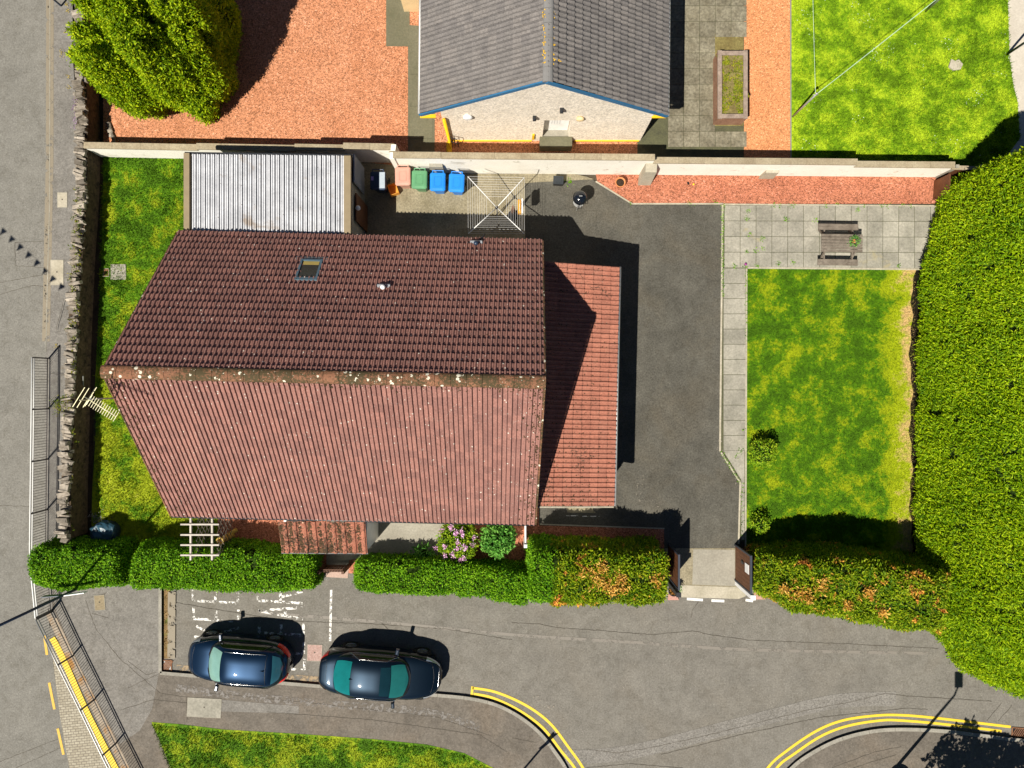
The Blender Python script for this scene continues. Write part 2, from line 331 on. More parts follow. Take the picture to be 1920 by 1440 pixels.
# ---------------------------------------------------------------- ground sheets
def sheet(name, pts, z, mat, conv=P):
    mb = MB(); q = [conv(x, y, z)[:2] for x, y in pts]
    a = sum(q[i][0]*q[(i+1)%len(q)][1]-q[(i+1)%len(q)][0]*q[i][1] for i in range(len(q)))
    if a < 0: q = q[::-1]
    mb.add([(x,y,z) for x,y in q], [tuple(range(len(q)))])
    return tag(mb.build(name, mat), kind='structure')
def slab_block(name, pts, z0, z1, mat):
    mb = MB(); mb.prism([P(x,y,z1)[:2] for x,y in pts], z0, z1); return tag(mb.build(name, mat), kind='structure')
def ribbon(mb, pts, w, z, jit=0, conv=P, step=None):
    q = [Vector(conv(x,y,z)) for x,y in pts]
    if step:
        r = [q[0]]
        for a,b in zip(q, q[1:]):
            n = max(1,int((b-a).length/step))
            for k in range(1,n+1):
                p = a.lerp(b,k/n); r.append(p+Vector((random.uniform(-jit,jit),random.uniform(-jit,jit),0)))
        q = r
    v = []
    for i,p in enumerate(q):
        d = (q[min(i+1,len(q)-1)]-q[max(i-1,0)]); d.z = 0; d.normalize(); n = Vector((-d.y,d.x,0))*w/2*(random.uniform(.5,1.4) if jit else 1)
        v += [p+n, p-n]
    mb.add(v, [(2*i+1,2*i+3,2*i+2,2*i) for i in range(len(q)-1)])
def spline(pts, n=8):
    out = []; q = [pts[0]]+list(pts)+[pts[-1]]
    for i in range(1,len(q)-2):
        for k in range(n):
            t = k/n; a,b,c,d = (np.array(q[j],float) for j in (i-1,i,i+1,i+2))
            out.append(tuple(.5*((2*b)+(-a+c)*t+(2*a-5*b+4*c-d)*t*t+(-a+3*b-3*c+d)*t**3)))
    return out+[tuple(pts[-1])]

tag(MB().add([(-400,-400,-.06),(400,-400,-.06),(400,400,-.06),(-400,400,-.06)],[(0,1,2,3)]).build('ground', M['earth']), kind='structure')
kerb_line = [(300,1094),(300,1262),(600,1287),(820,1304)]
arc1 = spline([(820,1304),(880,1310),(930,1322),(975,1345),(1012,1375),(1040,1410),(1062,1445),(1080,1500),(1090,1600)], 6)
arc2 = spline([(1370,1700),(1400,1580),(1440,1495),(1485,1440),(1530,1408),(1580,1385),(1640,1371),(1700,1368),(1780,1372),(1860,1382),(1960,1393),(2300,1425)], 6)
sheet('road', [(-600,-900),(80,-900),(94,0),(92,380),(88,520),(85,700),(66,860),(62,1020),(74,1160),(85,1180),(280,1050),(2700,1050),(2700,2400),(-600,2400)], 0, M['road'])
wl = [(-700,-900),(92,-900),(93,0),(92,380),(88,520),(84,700),(84,860),(84,1020),(90,1140),(97,1225),(112,1340),(130,1440),(170,1600),(330,2200),(-700,2200)]
sheet('west_road', wl, .004, M['road_west'])
sheet('west_pavement', [(93,-900),(136,-900),(136,100),(150,300),(150,1150),(100,1160),(90,1140),(84,1020),(84,860),(84,700),(88,520),(92,380),(93,0)], .04, M['footway2'])
sheet('block_paving', [(96,1215),(112,1340),(130,1440),(170,1600),(330,1600),(206,1440),(160,1340),(120,1250),(100,1190)], .012, M['pavers'])
mb = MB(); ribbon(mb, [(99,1145),(135,1222),(180,1313),(222,1397),(300,1555)], .62, .016); tag(mb.build('rail_strip', surf('rusty_strip', (.22,.17,.12), (.33,.28,.22), 2.5, (.7,1.25), 12, stain=((.28,.14,.04), 1.6, .52))), kind='structure')
# southern footway (raised) with kerb upstand
fw = [(97,1125),(99,1140),(135,1222),(180,1313),(222,1397),(300,1560),(340,1640),(1090,1640)]+arc1[::-1]+[(600,1287),(300,1262),(300,1094),(300,1060),(110,1060)]
slab_block('south_pavement', fw, -.05, .10, M['footway'])
sheet('pavement_corner', [(100,1085),(298,1085),(298,1262),(285,1330),(262,1370),(225,1395),(182,1312),(137,1221),(103,1140)], .104, M['footway2'])
mb = MB(); ribbon(mb, kerb_line[:2], .12, .112); ribbon(mb, kerb_line[1:]+arc1[1:], .13, .112)
tag(mb.build('kerb', M['kerb']), kind='structure')
fw2 = arc2+[(2300,2000),(1370,2000)]
slab_block('corner_pavement', fw2, -.05, .10, M['footway'])
mb = MB(); ribbon(mb, arc2, .14, .112); tag(mb.build('corner_kerb', M['kerb']), kind='structure')
mb = MB()
for line, z in ((kerb_line[1:]+arc1[1:],.1135),(arc2,.1135)):
    L = [Vector(P(x,y,z)) for x,y in line]; acc = 0
    for a,b in zip(L,L[1:]):
        acc += (b-a).length
        if acc > .9:
            acc = 0; d = (b-a).normalized(); n = Vector((-d.y,d.x,0)); mb.box(b, (.012,.14,.002), math.atan2(d.y,d.x))
tag(mb.build('kerb_joints', M['crack']), kind='structure')
verge = [(284,1354),(340,1358),(420,1368),(560,1376),(700,1386),(800,1396),(870,1412),(925,1440),(1010,1500),(1030,1640),(330,1640),(320,1440),(300,1390)]
sheet('grass_verge', verge, .108, M['lawn_s'])
# west garden and front garden
sheet('side_lawn', [(160,290),(345,296),(500,300),(500,960),(410,1060),(165,1060),(180,800)], .004, M['lawn_w'])
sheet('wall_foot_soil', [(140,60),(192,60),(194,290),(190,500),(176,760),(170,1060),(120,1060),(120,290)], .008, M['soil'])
sheet('front_gravel', [(408,900),(1010,900),(1010,1075),(408,1075)], .008, M['gravel_red'])
sheet('front_path', [(612,900),(835,900),(835,1000),(830,1040),(690,1045),(655,1050),(650,1085),(612,1080)], .014, M['concrete_path'])
sheet('gate_slab', [(612,1066),(654,1066),(652,1084),(611,1082)], .02, surf('pink_slab',(.36,.25,.2),(.45,.33,.28)))
# yard, drive
sheet('drive', [(740,330),(1100,330),(1185,382),(1356,382),(1350,845),(1388,905),(1384,1060),(1240,1060),(900,1060),(900,500),(740,500)], .004, M['drive'])
sheet('yard_concrete', [(650,300),(740,310),(745,326),(1080,326),(1115,336),(1000,342),(984,344),(985,450),(985,500),(650,500)], .010, M['concrete'])
sheet('red_border', [(1113,310),(1790,322),(1790,382),(1185,382),(1120,340)], .012, M['gravel_red'])
mb = MB(); ribbon(mb, [(1117,340),(1185,382),(1356,382)], .06, .03); ribbon(mb, [(1356,383),(1760,386)], .06, .03)
ribbon(mb, [(1355,382),(1350,845),(1388,905),(1385,1020)], .07, .03); ribbon(mb, [(1400,502),(1398,1030)], .06, .03); ribbon(mb, [(1400,502),(1740,505)], .07, .03)
tag(mb.build('edging_kerb', M['pale_kerb']), kind='structure')
sheet('east_lawn', [(1400,503),(1800,503),(1860,600),(1860,1060),(1396,1060)], .008, M['lawn_e'])
sheet('slab_bed', [(1354,382),(1780,384),(1780,503),(1400,503),(1398,912),(1395,1015),(1387,1015),(1388,905),(1350,845)], .010, M['joint'])
sheet('bed_gravel', [(1010,985),(1245,992),(1246,1075),(1010,1075)], .012, M['gravel_red'])
mb = MB(); ribbon(mb, [(1012,983),(1246,991)], .05, .03); tag(mb.build('bed_edging', M['pale_kerb']), kind='structure')
sheet('gate_apron', [(1246,1028),(1382,1028),(1382,1101),(1246,1098)], .014, M['concrete'])
sheet('apron_threshold', [(1246,1098),(1270,1097),(1385,1101),(1402,1108),(1398,1118),(1385,1123),(1246,1119)], .02, M['concrete_pale'])
sheet('apron_panel', [(1300,1030),(1378,1031),(1378,1099),(1298,1096)], .018, M['concrete_path'])
# north garden
sheet('north_gravel', [(150,-900),(1485,-900),(1485,320),(700,312),(150,296)], .0, M['gravel'])
sheet('north_strip', [(724,-900),(768,-900),(768,47),(815,50),(815,290),(765,290),(765,87),(724,87)], .01, M['slab_olive'])
sheet('orange_path', [(1395,-900),(1482,-900),(1482,312),(1395,312)], .008, M['gravel_path'])
sheet('north_lawn', [(1484,-900),(1908,-900),(1890,10),(1893,110),(1900,160),(1908,190),(1912,260),(1860,330),(1484,312)], .008, M['lawn_n'])
mb = MB(); ribbon(mb, [(1481,-900),(1483,310)], .05, .03); tag(mb.build('lawn_edging', plain('grey_edging',(.2,.19,.17))), kind='structure')
sheet('east_path', [(1885,-900),(2050,-900),(2050,420),(1885,420)], .004, surf('pale_path_concrete', (.4,.36,.3), (.5,.46,.39), 1.2, (.85,1.1), 12))
sheet('planter_soil_bed', [(1335,64),(1394,64),(1394,236),(1335,236)], .014, M['weedy'])
# slabs laid one by one
def slabs(name, x0, y0, x1, y1, sx, sy, z, mat, rot=0, keep=None, gap=.02, inv=False):
    mb = MB(); c = Vector(P(x0,y0)); nx = int(round((x1-x0)/sx)); ny = int(round((y1-y0)/sy)); w, h = sx/PPM, sy/PPM
    for i in range(nx):
        for j in range(ny):
            px, py = x0+(i+.5)*sx, y0+(j+.5)*sy
            if keep and not keep(px,py): continue
            a = -rot; dx, dy = (i+.5)*w, -(j+.5)*h
            x = c.x+dx*math.cos(a)-dy*math.sin(a); y = c.y+dx*math.sin(a)+dy*math.cos(a)
            mb.box((x,y,z+random.uniform(-.002,.002)), (w-gap,h-gap,.02), a+random.uniform(-.004,.004))
    return tag(mb.build(name, mat), kind='structure')
slabs('patio_slabs', 1358, 385, 1778, 502, 29.7, 29.3, .012, M['slab'], .003)
slabs('path_slabs', 1356, 503, 1398, 884, 42, 28.5, .012, M['slab'], 0, lambda x,y: y<850)
sheet('path_tail', [(1356,845),(1396,845),(1396,1012),(1390,1012),(1390,900)], .022, M['slab'])
slabs('aggregate_slabs', 1252, -900, 1395, 276, 29.6, 29.4, .014, M['slab_dark'], 0, lambda x,y: not (1334<x<1400 and 62<y<238))
slabs('north_strip_slabs', 768, -400, 812, 290, 44, 60, .016, M['slab_olive'], 0, lambda x,y: y>50)
sheet('north_yard_slab', [(1195,-900),(1395,-900),(1395,306),(1195,300)], .0055, M['joint'])
# markings
def marking(name, paths, w, mat, z=.008, jit=0, step=None):
    mb = MB()
    for p in paths: ribbon(mb, p, w, z, jit, P, step)
    return tag(mb.build(name, mat), kind='structure')
y1 = spline([(886,1290),(930,1298),(985,1322),(1030,1355),(1065,1400),(1096,1445),(1120,1500)], 6)
y2 = spline([(888,1301),(925,1309),(975,1333),(1018,1365),(1052,1408),(1082,1447),(1105,1500)], 6)
y3 = spline([(1400,1510),(1438,1442),(1475,1408),(1530,1371),(1580,1351),(1640,1342),(1690,1341),(1760,1347),(1895,1363)], 6)
y4 = spline([(1418,1510),(1455,1442),(1490,1413),(1540,1380),(1590,1361),(1650,1351),(1690,1351),(1770,1358),(1878,1371)], 6)
marking('double_yellow_lines', [y1,y2,y3,y4,[(886,1287),(884,1308)]], .1, M['yellow'])
marking('yellow_line', [spline([(97,1196),(108,1215),(130,1262),(160,1330),(190,1390),(216,1440),(250,1505)],5)], .24, M['yellow'], .024)
marking('amber_dashes', [[(83,1192),(88,1228)],[(92,1280),(102,1330)],[(108,1366),(119,1415)],[(126,1455),(136,1500)]], .1, M['amber'], .012)
marking('bay_line', [[(621,1106),(619,1202)]], .09, M['white_paint'])
marking('gate_dashes', [[(1288,1123),(1318,1125)],[(1334,1126),(1358,1127)],[(1398,1125),(1412,1127)]], .1, worn_paint('white_dash',(.75,.74,.7),.36,9))
GL = {'K':[((0,0),(0,1)),((0,.45),(1,1)),((.25,.55),(1,0))],'E':[((0,0),(0,1)),((0,0),(1,0)),((0,.5),(.8,.5)),((0,1),(1,1))],
 'P':[((0,0),(0,1)),((0,1),(1,1)),((1,1),(1,.5)),((1,.5),(0,.5))],'C':[((0,0),(0,1)),((0,0),(1,0)),((0,1),(1,1))],'L':[((0,0),(0,1)),((0,0),(1,0))],
 'A':[((0,0),(.5,1)),((.5,1),(1,0)),((.22,.4),(.78,.4))],'R':[((0,0),(0,1)),((0,1),(1,1)),((1,1),(1,.5)),((1,.5),(0,.5)),((.4,.5),(1,0))]}
paths = []
for word, xb, xt, ys in (('KEEP',446,362,(1195,1161,1127,1095)),('CLEAR',567,484,(1252,1222,1187,1157,1127))):
    for ch, y0 in zip(word, ys):
        for (a,b) in GL[ch]:
            t = lambda q: (xb+(xt-xb)*q[1]+ (y0-1127)*.03, y0-22*q[0]+(xb-(xb+(xt-xb)*q[1]))*-.06+4)
            paths.append([t(a),t(b)])
marking('grit_drift', [[(1205,880),(1200,935),(1240,950)],[(1350,800),(1352,860),(1384,905)],[(1000,1305),(1060,1350)]], .35, worn_paint('pale_grit', (.24,.21,.17), .6, 6), .0205)
marking('keep_clear_lettering', paths, .1, M['white_worn'])
cr = [[(960,1168),(1010,1170),(1045,1177),(1120,1182),(1220,1190),(1300,1183),(1330,1190),(1400,1200),(1600,1208),(1760,1216)],
 [(1310,1128),(1298,1145),(1296,1158)],[(480,1160),(560,1165),(700,1170),(840,1180),(960,1200)],[(715,1168),(730,1182)],
 [(330,1130),(400,1142),(500,1158)],[(1100,1405),(1160,1412),(1230,1400),(1320,1380),(1440,1350),(1520,1330),(1600,1315),(1660,1300),(1700,1305),(1860,1315)],
 [(1100,1440),(1180,1432),(1280,1440)],[(1240,1415),(1400,1375),(1540,1345),(1700,1328),(1740,1330)],[(1850,1352),(1878,1318)],[(1872,1352),(1898,1322)],
 [(0,552),(60,535),(88,538)],[(28,455),(88,452)],[(28,455),(28,498),(85,502)],[(0,530),(80,515)],[(0,948),(62,950)],[(0,1428),(110,1385)],[(30,1440),(118,1400)]]
marking('road_cracks', cr, .018, M['crack'], .0085, .012, .12)
marking('pavement_cracks', [[(240,1240),(275,1266),(293,1260)],[(160,1125),(180,1180),(225,1235),(300,1300),(420,1318)],[(350,1308),(350,1355)],[(240,1290),(300,1262)],
 [(380,1298),(600,1320),(820,1345),(920,1380)],[(500,1335),(700,1350),(900,1378),(950,1410)],[(225,1332),(285,1312),(350,1318)],[(95,700),(130,705)],[(105,620),(120,560)],
 [(1560,1440),(1640,1410),(1690,1400)],[(1600,1440),(1680,1415)],[(960,1384),(1005,1392)],[(170,1120),(200,1112)],[(172,1150),(205,1160)]], .02, M['crack'], .1065, .012, .12)
marking('asphalt_patch', [spline([(1060,1420),(1150,1415),(1250,1395),(1400,1355),(1540,1320),(1600,1312),(1680,1310)],4)], .55, M['road_patch'], .006)
marking('asphalt_trench', [spline([(480,1148),(700,1165),(960,1190),(1200,1205),(1400,1218),(1750,1225)],4)], .12, worn_paint('pale_trench',(.19,.17,.145),.46,2.5), .006)
marking('sandy_gutter', [[(94,-200),(93,300),(89,500),(86,640)],[(322,1110),(321,1235)]], .3, worn_paint('sandy_dust',(.22,.185,.13),.42,4), .044)
marking('kerb_channel', [[(94,-200),(93,380),(89,520),(86,660)]], .03, M['slab'], .048)
marking('gutter_dust', [[(330,1258),(440,1268),(600,1281),(700,1290)]], .5, worn_paint('dry_leaf_dust',(.28,.2,.11),.5,5), .0075)
marking('footway_dust', [spline([(330,1290),(480,1308),(640,1322),(800,1335),(900,1365)],4)], .3, worn_paint('grey_wear',(.16,.145,.13),.52,7), .1075)
sheet('leaf_channel', [(303,1094),(320,1094),(320,1235),(303,1235)], .005, surf('leafy_channel',(.12,.08,.03),(.22,.14,.06),3,(.5,1.5),14,stain=((.1,.14,.02),2,.55)))
sheet('footway_infill', [(414,1312),(560,1324),(560,1338),(414,1334)], .1045, M['footway2'])
sheet('patched_asphalt', [(30,455),(86,452),(85,502),(30,498)], .0075, asphalt('repair_asphalt',(.165,.157,.14)))

# ---------------------------------------------------------------- tiled roofs
def tiles(name, O, U, V, width, length, mat, parent, gauge=.345, tw=.30, rolls=2, amp=.022, lift=.03, prof='roll', jit=.003, skip=None, gapf=.975):
    """separate overlapping tiles laid on the plane O + u*U + v*V (v up the slope), each a curved piece with a butt edge"""
    O, U, V = Vector(O), Vector(U).normalized(), Vector(V).normalized(); N = U.cross(V).normalized()
    if N.z < 0: N = -N
    nu, nv = int(round(width/tw)), int(math.ceil(length/gauge-.05)); tw = width/nu; gauge = length/nv
    K = 6*rolls+1; us = np.linspace(0,1,K)
    ph = (us*rolls) % 1.0; ph[-1] = 1.0
    if prof == 'roll':
        K = 8*rolls+1; stp = np.array([0,.05,.42,.52,.64,.78,.88,.94]); hts = np.array([-.45,0,0,.55,.95,1.0,.8,-.45])
        us = np.append(np.concatenate([(stp+r_)/rolls for r_ in range(rolls)]),1.0); pz = amp*np.append(np.tile(hts,rolls),-.45)
    else: pz = amp*(.5-.5*np.cos(ph*2*PI))**1.5
    rows = []; F = []; base = 0
    Oa, Ua, Va, Na = (np.array(x) for x in (O,U,V,N))
    for j in range(nv):
        for i in range(nu):
            if skip and skip((i+.5)*tw,(j+.5)*gauge): continue
            d = rng.uniform(-jit,jit); sk = rng.uniform(-.004,.004)
            u = (i+us*gapf)*tw; 
            lo = Oa+np.outer(u,Ua)+Va*(j*gauge-.012+sk)+np.outer(pz+lift+d,Na)
            hi = Oa+np.outer(u,Ua)+Va*((j+1)*gauge+.02)+np.outer(pz+.004+d*.3,Na)
            bt = Oa+np.outer(u,Ua)+Va*(j*gauge-.012+sk)+np.outer(pz*.6-.012,Na)
            rows += [bt,lo,hi]
            a = np.arange(K-1)+base
            F.append(np.stack([a,a+1,a+1+K,a+K],1)); F.append(np.stack([a+K,a+1+K,a+1+2*K,a+2*K],1)); base += 3*K
    V_ = np.concatenate(rows); F_ = np.concatenate(F)
    # make faces point up
    n = np.cross(V_[F_[1,1]]-V_[F_[1,0]], V_[F_[1,2]]-V_[F_[1,0]])
    if n@Na < 0: F_ = F_[:,::-1]
    return mesh_np(name, V_, np.ascontiguousarray(F_), mat, parent)
def flatv(x, y, z): return Vector(G(x,y,z))

# ---- main house
ZE, ZR = 2.8, 7.2
BL, BR, FR, FL = (398,464), (1011,479), (999,956), (386,942)
hs = thing('house', 'large house under a steep red brown tiled roof with a mossy ridge', 'house', flatv(700,710,0))
L3 = lambda a,b,t: a.lerp(b,t)
bl,br,fr,fl = (flatv(*p,ZE) for p in (BL,BR,FR,FL)); rl = (bl+fl)/2; rr = (br+fr)/2; rl.z = rr.z = ZR
def house_walls():
    mb = MB(); ins = .3
    c = [bl,br,fr,fl]; cen = sum(c,Vector())/4
    ux = (br-bl).normalized(); uy = (bl-fl).normalized()
    q = [bl+ux*.12-uy*ins, br-ux*.12-uy*ins, fr-ux*.12+uy*ins, fl+ux*.12+uy*ins]
    mb.prism([(p.x,p.y) for p in q], 0, ZE-.05)
    # gable peaks
    for a,b,r_,s in ((q[0],q[3],rl,1),(q[1],q[2],rr,-1)):
        r2 = Vector((r_.x,r_.y,ZR-.15))+ux*.12*s; a2 = Vector((a.x,a.y,ZE-.05)); b2 = Vector((b.x,b.y,ZE-.05)); t = ux*.25*s
        mb.add([a2,b2,r2,a2+t,b2+t,r2+t], [(0,1,2),(5,4,3),(0,2,5,3),(1,4,5,2)])
    return mb
house_walls().build('wall', M['render'], hs, world_coords=True)
mb = MB(); mb.add([fl-Vector((0,0,.04)),fr-Vector((0,0,.04)),rr-Vector((0,0,.04)),rl-Vector((0,0,.04)),bl-Vector((0,0,.04)),br-Vector((0,0,.04))], [(0,1,2,3),(3,2,5,4)])
mb.build('roof_felt', M['black'], hs, world_coords=True)
SL = (rl-fl).length
sky_c = ((581-555), 0)
tiles('front_roof', fl, fr-fl, rl-fl, (fr-fl).length, SL, M['tile_main'], hs, jit=.003, amp=.036, lift=.02)
def rear_uv(px,py,z):
    p = Vector(P(px,py,z)); 
    u = (p-br).dot((bl-br).normalized()); v = (p-br).dot((rr-br).normalized()); return u,v
def on_rear(px,py):   # point of the rear slope under a photo position
    z = 4.5
    for _ in range(30):
        p = Vector(P(px,py,z)); v = (Vector((p.x,p.y,0))-Vector((br.x,br.y,0))).dot((bl-fl).normalized()*-1)
        z = ZE+max(0,v)*(ZR-ZE)/2.478/ 2.0 if False else ZE+max(0,v)*(ZR-ZE)/((Vector((rl.x,rl.y,0))-Vector((bl.x,bl.y,0))).length)
    return Vector((p.x,p.y,z))
skc = on_rear(580,508)
su, sv = (skc-br).dot((bl-br).normalized()), (skc-br).dot((rr-br).normalized())
tiles('rear_roof', br, bl-br, rr-br, (br-bl).length, SL, M['tile_main'], hs, amp=.04, lift=.06, skip=lambda u,v: abs(u-su)<.36 and abs(v-sv)<.52)
# ridge of half-round pieces
def ridge(name, a, b, r, mat, parent, piece=.45, tilt=0, flat=.6):
    a, b = Vector(a), Vector(b); d = (b-a).normalized(); L = (b-a).length; n = int(L/piece); s = d.cross(Vector((0,0,1))).normalized()
    vs_, fs = [], []
    for k in range(n):
        p0 = a+d*(L*k/n); p1 = a+d*(L*(k+1)/n-.012); base = len(vs_); dz = random.uniform(-.006,.006)
        for q, rad in ((p0,r),(p1,r*.97)):
            for m in range(9):
                t = PI*(m/8)*1.0; vs_.append(q+s*math.cos(t)*rad*1.0+Vector((0,0,math.sin(t)*rad*flat-.07+dz)))
        for m in range(8): fs.append((base+m,base+m+1,base+9+m+1,base+9+m))
        fs += [tuple(range(base,base+9)), tuple(range(base+17,base+8,-1))]
    return mesh_np(name, vs_, fs, mat, parent, False)
rx = (rr-rl).normalized()
ridge('ridge', rl-rx*.05, rr+rx*.05, .2, M['tile_ridge'], hs)
mb = MB()
for a,b in ((bl,br),(fr,fl)):
    mb = MB()
    d = (b-a).normalized(); o_ = d.cross(Vector((0,0,1))); o_ = o_ if (o_.dot((a+b)/2-(rl+rr)/2)>0) else -o_
    mb.tube([a+o_*.03+Vector((0,0,-.06)), b+o_*.03+Vector((0,0,-.06))], .055, 8); mb.build('gutter', M['gutter'], hs, True, True)
for e,r_ in ((bl,rl),(fl,rl),(br,rr),(fr,rr)):
    s = -1 if r_ is rl else 1; mb = MB()
    mb.tube([e+rx*.02*s+Vector((0,0,.02)), r_+rx*.02*s+Vector((0,0,.02))], .035, 6); mb.build('verge', M['tile_ridge'], hs, False, True)
# moss clumps on the ridge foot and gable edge (one mesh, part of the roof)
def clumps(name, pts, r, mat, parent=None):
    mb = MB()
    for p in pts:
        rr_ = r*random.uniform(.5,1.4); n = 6; v = [Vector(p)+Vector((rr_*math.cos(2*PI*k/n)*random.uniform(.7,1.2), rr_*math.sin(2*PI*k/n)*random.uniform(.7,1.2), 0)) for k in range(n)]
        mb.add(v+[Vector(p)+Vector((0,0,rr_*.6))], [(k,(k+1)%n,n) for k in range(n)])
    return mb.build(name, mat, parent, True, True)
mm = []
sd_ = (fl-rl).normalized(); nf = Vector((0,-.656,.755))
for k in range(900):
    t = random.random(); q = rl.lerp(rr,t)+sd_*abs(random.gauss(.16,.12))+Vector((0,0,.045)); mm.append(q)
for k in range(260):
    q = (rl.lerp(fl,random.random()**1.6))+rx*abs(random.gauss(.2,.35))+Vector((0,0,.05)); mm.append(q)
for k in range(300):
    q = (rr.lerp(fr,random.random()**1.1))-rx*abs(random.gauss(.1,.2))+Vector((0,0,.05)); mm.append(q)
for k in range(110):
    q = (rr.lerp(br,random.random()**2))-rx*abs(random.gauss(.05,.15))+Vector((0,0,.05)); mm.append(q)
mossdark = surf('dry_moss', (.03,.02,.01), (.1,.06,.03), 6, (.5,1.6), 18, 1, .4)
tag(clumps('moss', mm, .024, mossdark, hs), kind='stuff')
# roof window in the rear slope
U_, V_ = (bl-br).normalized(), (rr-br).normalized(); N_ = V_.cross(U_); N_ = N_ if N_.z>0 else -N_
sk = thing('roof_window_frame', None, None)
bpy.data.objects.remove(sk)
def onslope(u, v, n): return br+U_*u+V_*v+N_*n
mb = MB()
def slope_box(mb, u0,u1,v0,v1,n0,n1):
    c = [onslope(u,v,n) for n in (n0,n1) for u,v in ((u0,v0),(u1,v0),(u1,v1),(u0,v1))]
    mb.add(c, [(3,2,1,0),(4,5,6,7),(0,1,5,4),(1,2,6,5),(2,3,7,6),(3,0,4,7)])
hw, hh = .37, .53
slope_box(mb, su-hw, su-hw+.07, sv-hh, sv+hh, -.05,.09); slope_box(mb, su+hw-.07, su+hw, sv-hh, sv+hh, -.05,.09)
slope_box(mb, su-hw+.07, su+hw-.07, sv+hh-.12, sv+hh, -.05,.085); slope_box(mb, su-hw+.07, su+hw-.07, sv-hh, sv-hh+.08, -.05,.085)
rw = mb.build('roof_window', plain('window_frame_grey',(.09,.15,.19),.35,.2), hs, world_coords=True)
mb = MB(); slope_box(mb, su-hw+.07, su+hw-.07, sv-hh+.08, sv+hh-.12, .0,.05); mb.build('pane', plain('dark_pane',(.03,.028,.022),.06,0,.8), rw, world_coords=True)
mb = MB(); slope_box(mb, su-hw+.1, su+hw-.1, sv-hh+.09, sv-hh+.26, .052,.056); mb.build('blind', plain('tan_blind',(.4,.3,.08),.7), rw, world_coords=True)
mb = MB()
for k in range(10): slope_box(mb, su-hw-.25+k*.12, su-hw-.25+k*.12+.1, sv-hh-.16, sv-hh-.01, .03,.052+.006*(k%2))
mb.build('flashing', plain('lead_flashing',(.1,.11,.12),.6,.2), rw, world_coords=True)
# soil vent and extract vent
for (px,py,kind) in ((720,540,'w'),(893,458,'g')):
    q = on_rear(px,py); mb = MB()
    mb.box(q+N_*.05, (.42,.2,.04), rx=.7); fl_ = mb.build('vent_flashing', plain('lead_sheet',(.25,.27,.3),.5,.3), hs, world_coords=True)
    mb = MB(); mb.tube([q, q+Vector((0,0,.22))], .055, 12); mb.lathe(q+Vector((0,0,.2)), [(.08,0),(.08,.05),(.03,.08)], 12)
    mb.build('vent_pipe', M['white'] if kind=='w' else M['navy'], hs, True, True)
mb = MB(); a = on_rear(896,456); mb.tube([a+Vector((0,0,.05)), a+Vector((.25,.35,-.1))], .03, 8); mb.build('overflow_pipe', M['black'], hs, True, True)
# windows and a door in the street side wall
mbw = [(470,2.0,1.4),(880,1.6,1.3),(770,1.2,1.3)]
wy = fl.lerp(fr,.5)
for x,w,h in mbw:
    t = (x-386)/613; c = fl.lerp(fr,t)+(bl-fl).normalized()*.27; c.z = 1.5
    mb = MB(); mb.box(c, (w,.1,h), math.radians(-1.3)); wf = mb.build('window', M['white'], hs, world_coords=True)
    mb = MB(); mb.box(c+Vector((0,-.03,0)), (w-.16,.08,h-.16), math.radians(-1.3)); mb.build('pane', M['glass_dark'], wf, world_coords=True)

# ---- porch on the street side
pc = thing('porch', 'small porch with its own mossy tiled roof below the eaves of the big house', 'porch', flatv(637,980,0))
a0 = flatv(564,1009,2.3); a1 = flatv(712,1010,2.3); top = Vector((0,1.15,.42)); 
tiles('roof', a0, a1-a0, top, (a1-a0).length, 1.25, M['tile_porch'], pc, gauge=.32, tw=.33, rolls=1, amp=.035)
mb = MB(); mb.add([a0+Vector((0,0,-.02)),a1+Vector((0,0,-.02)),a1+top+Vector((0,0,-.02)),a0+top+Vector((0,0,-.02))],[(0,1,2,3)]); mb.build('roof_deck', M['black'], pc, world_coords=True)
mb = MB(); mb.box((a0+a1)/2+Vector((0,-.03,-.07)), (3.1,.05,.13), math.radians(-.4)); mb.build('fascia', M['gutter'], pc, world_coords=True)
mb = MB(); w0, w1 = a0+Vector((.1,.1,0)), a1+Vector((-.1,.1,0))
for q in (w0,w1): mb = MB(); mb.box((q.x,q.y+.56,1.12), (.1,1.0,2.24)); mb.build('wall', M['white'], pc, world_coords=True)
for q in (w0,(w0+w1)/2,w1): mb = MB(); mb.box((q.x,q.y,1.1), (.1,.1,2.2)); mb.build('post', M['white'], pc, world_coords=True)
pm = []
for k in range(9):
    for j in range(70): pm.append(a0+(a1-a0).normalized()*((k+random.uniform(.08,.42))*.343)+top*random.random()+Vector((0,0,.035)))
tag(clumps('moss', pm, .03, mossdark, pc), kind='stuff')

# ---- tiled annexe
an = thing('annexe', 'low annexe with an orange red tiled roof against the gable of the big house', 'annexe', flatv(1070,720,0))
e0 = flatv(1142,520,2.5); e1 = flatv(1133,928,2.5); w0 = flatv(1006,516,3.12); w1 = flatv(997,923,3.12)
tiles('roof', e1, e0-e1, w1-e1, (e0-e1).length, (w1-e1).length, M['tile_lean'], an, gauge=.33, tw=.34, rolls=2, amp=.026, lift=.045)
mb = MB(); dz = Vector((0,0,-.02)); mb.add([e0+dz,w0+dz,w1+dz,e1+dz,e0+dz*5,w0+dz*5,w1+dz*5,e1+dz*5],[(0,1,2,3),(7,6,5,4),(0,4,5,1),(2,6,7,3),(0,3,7,4)]); mb.build('roof_deck', M['gutter'], an, world_coords=True)
mb = MB(); mb.tube([e0+Vector((.05,0,-.05)), e1+Vector((.05,0,-.05))], .055, 8); mb.build('gutter', M['galv'], an, True, True)
mb = MB(); mb.tube([e1+Vector((0,-.03,0)), w1+Vector((0,-.03,.0))], .035, 6); mb.build('verge', M['pale_kerb'], an, False, True)
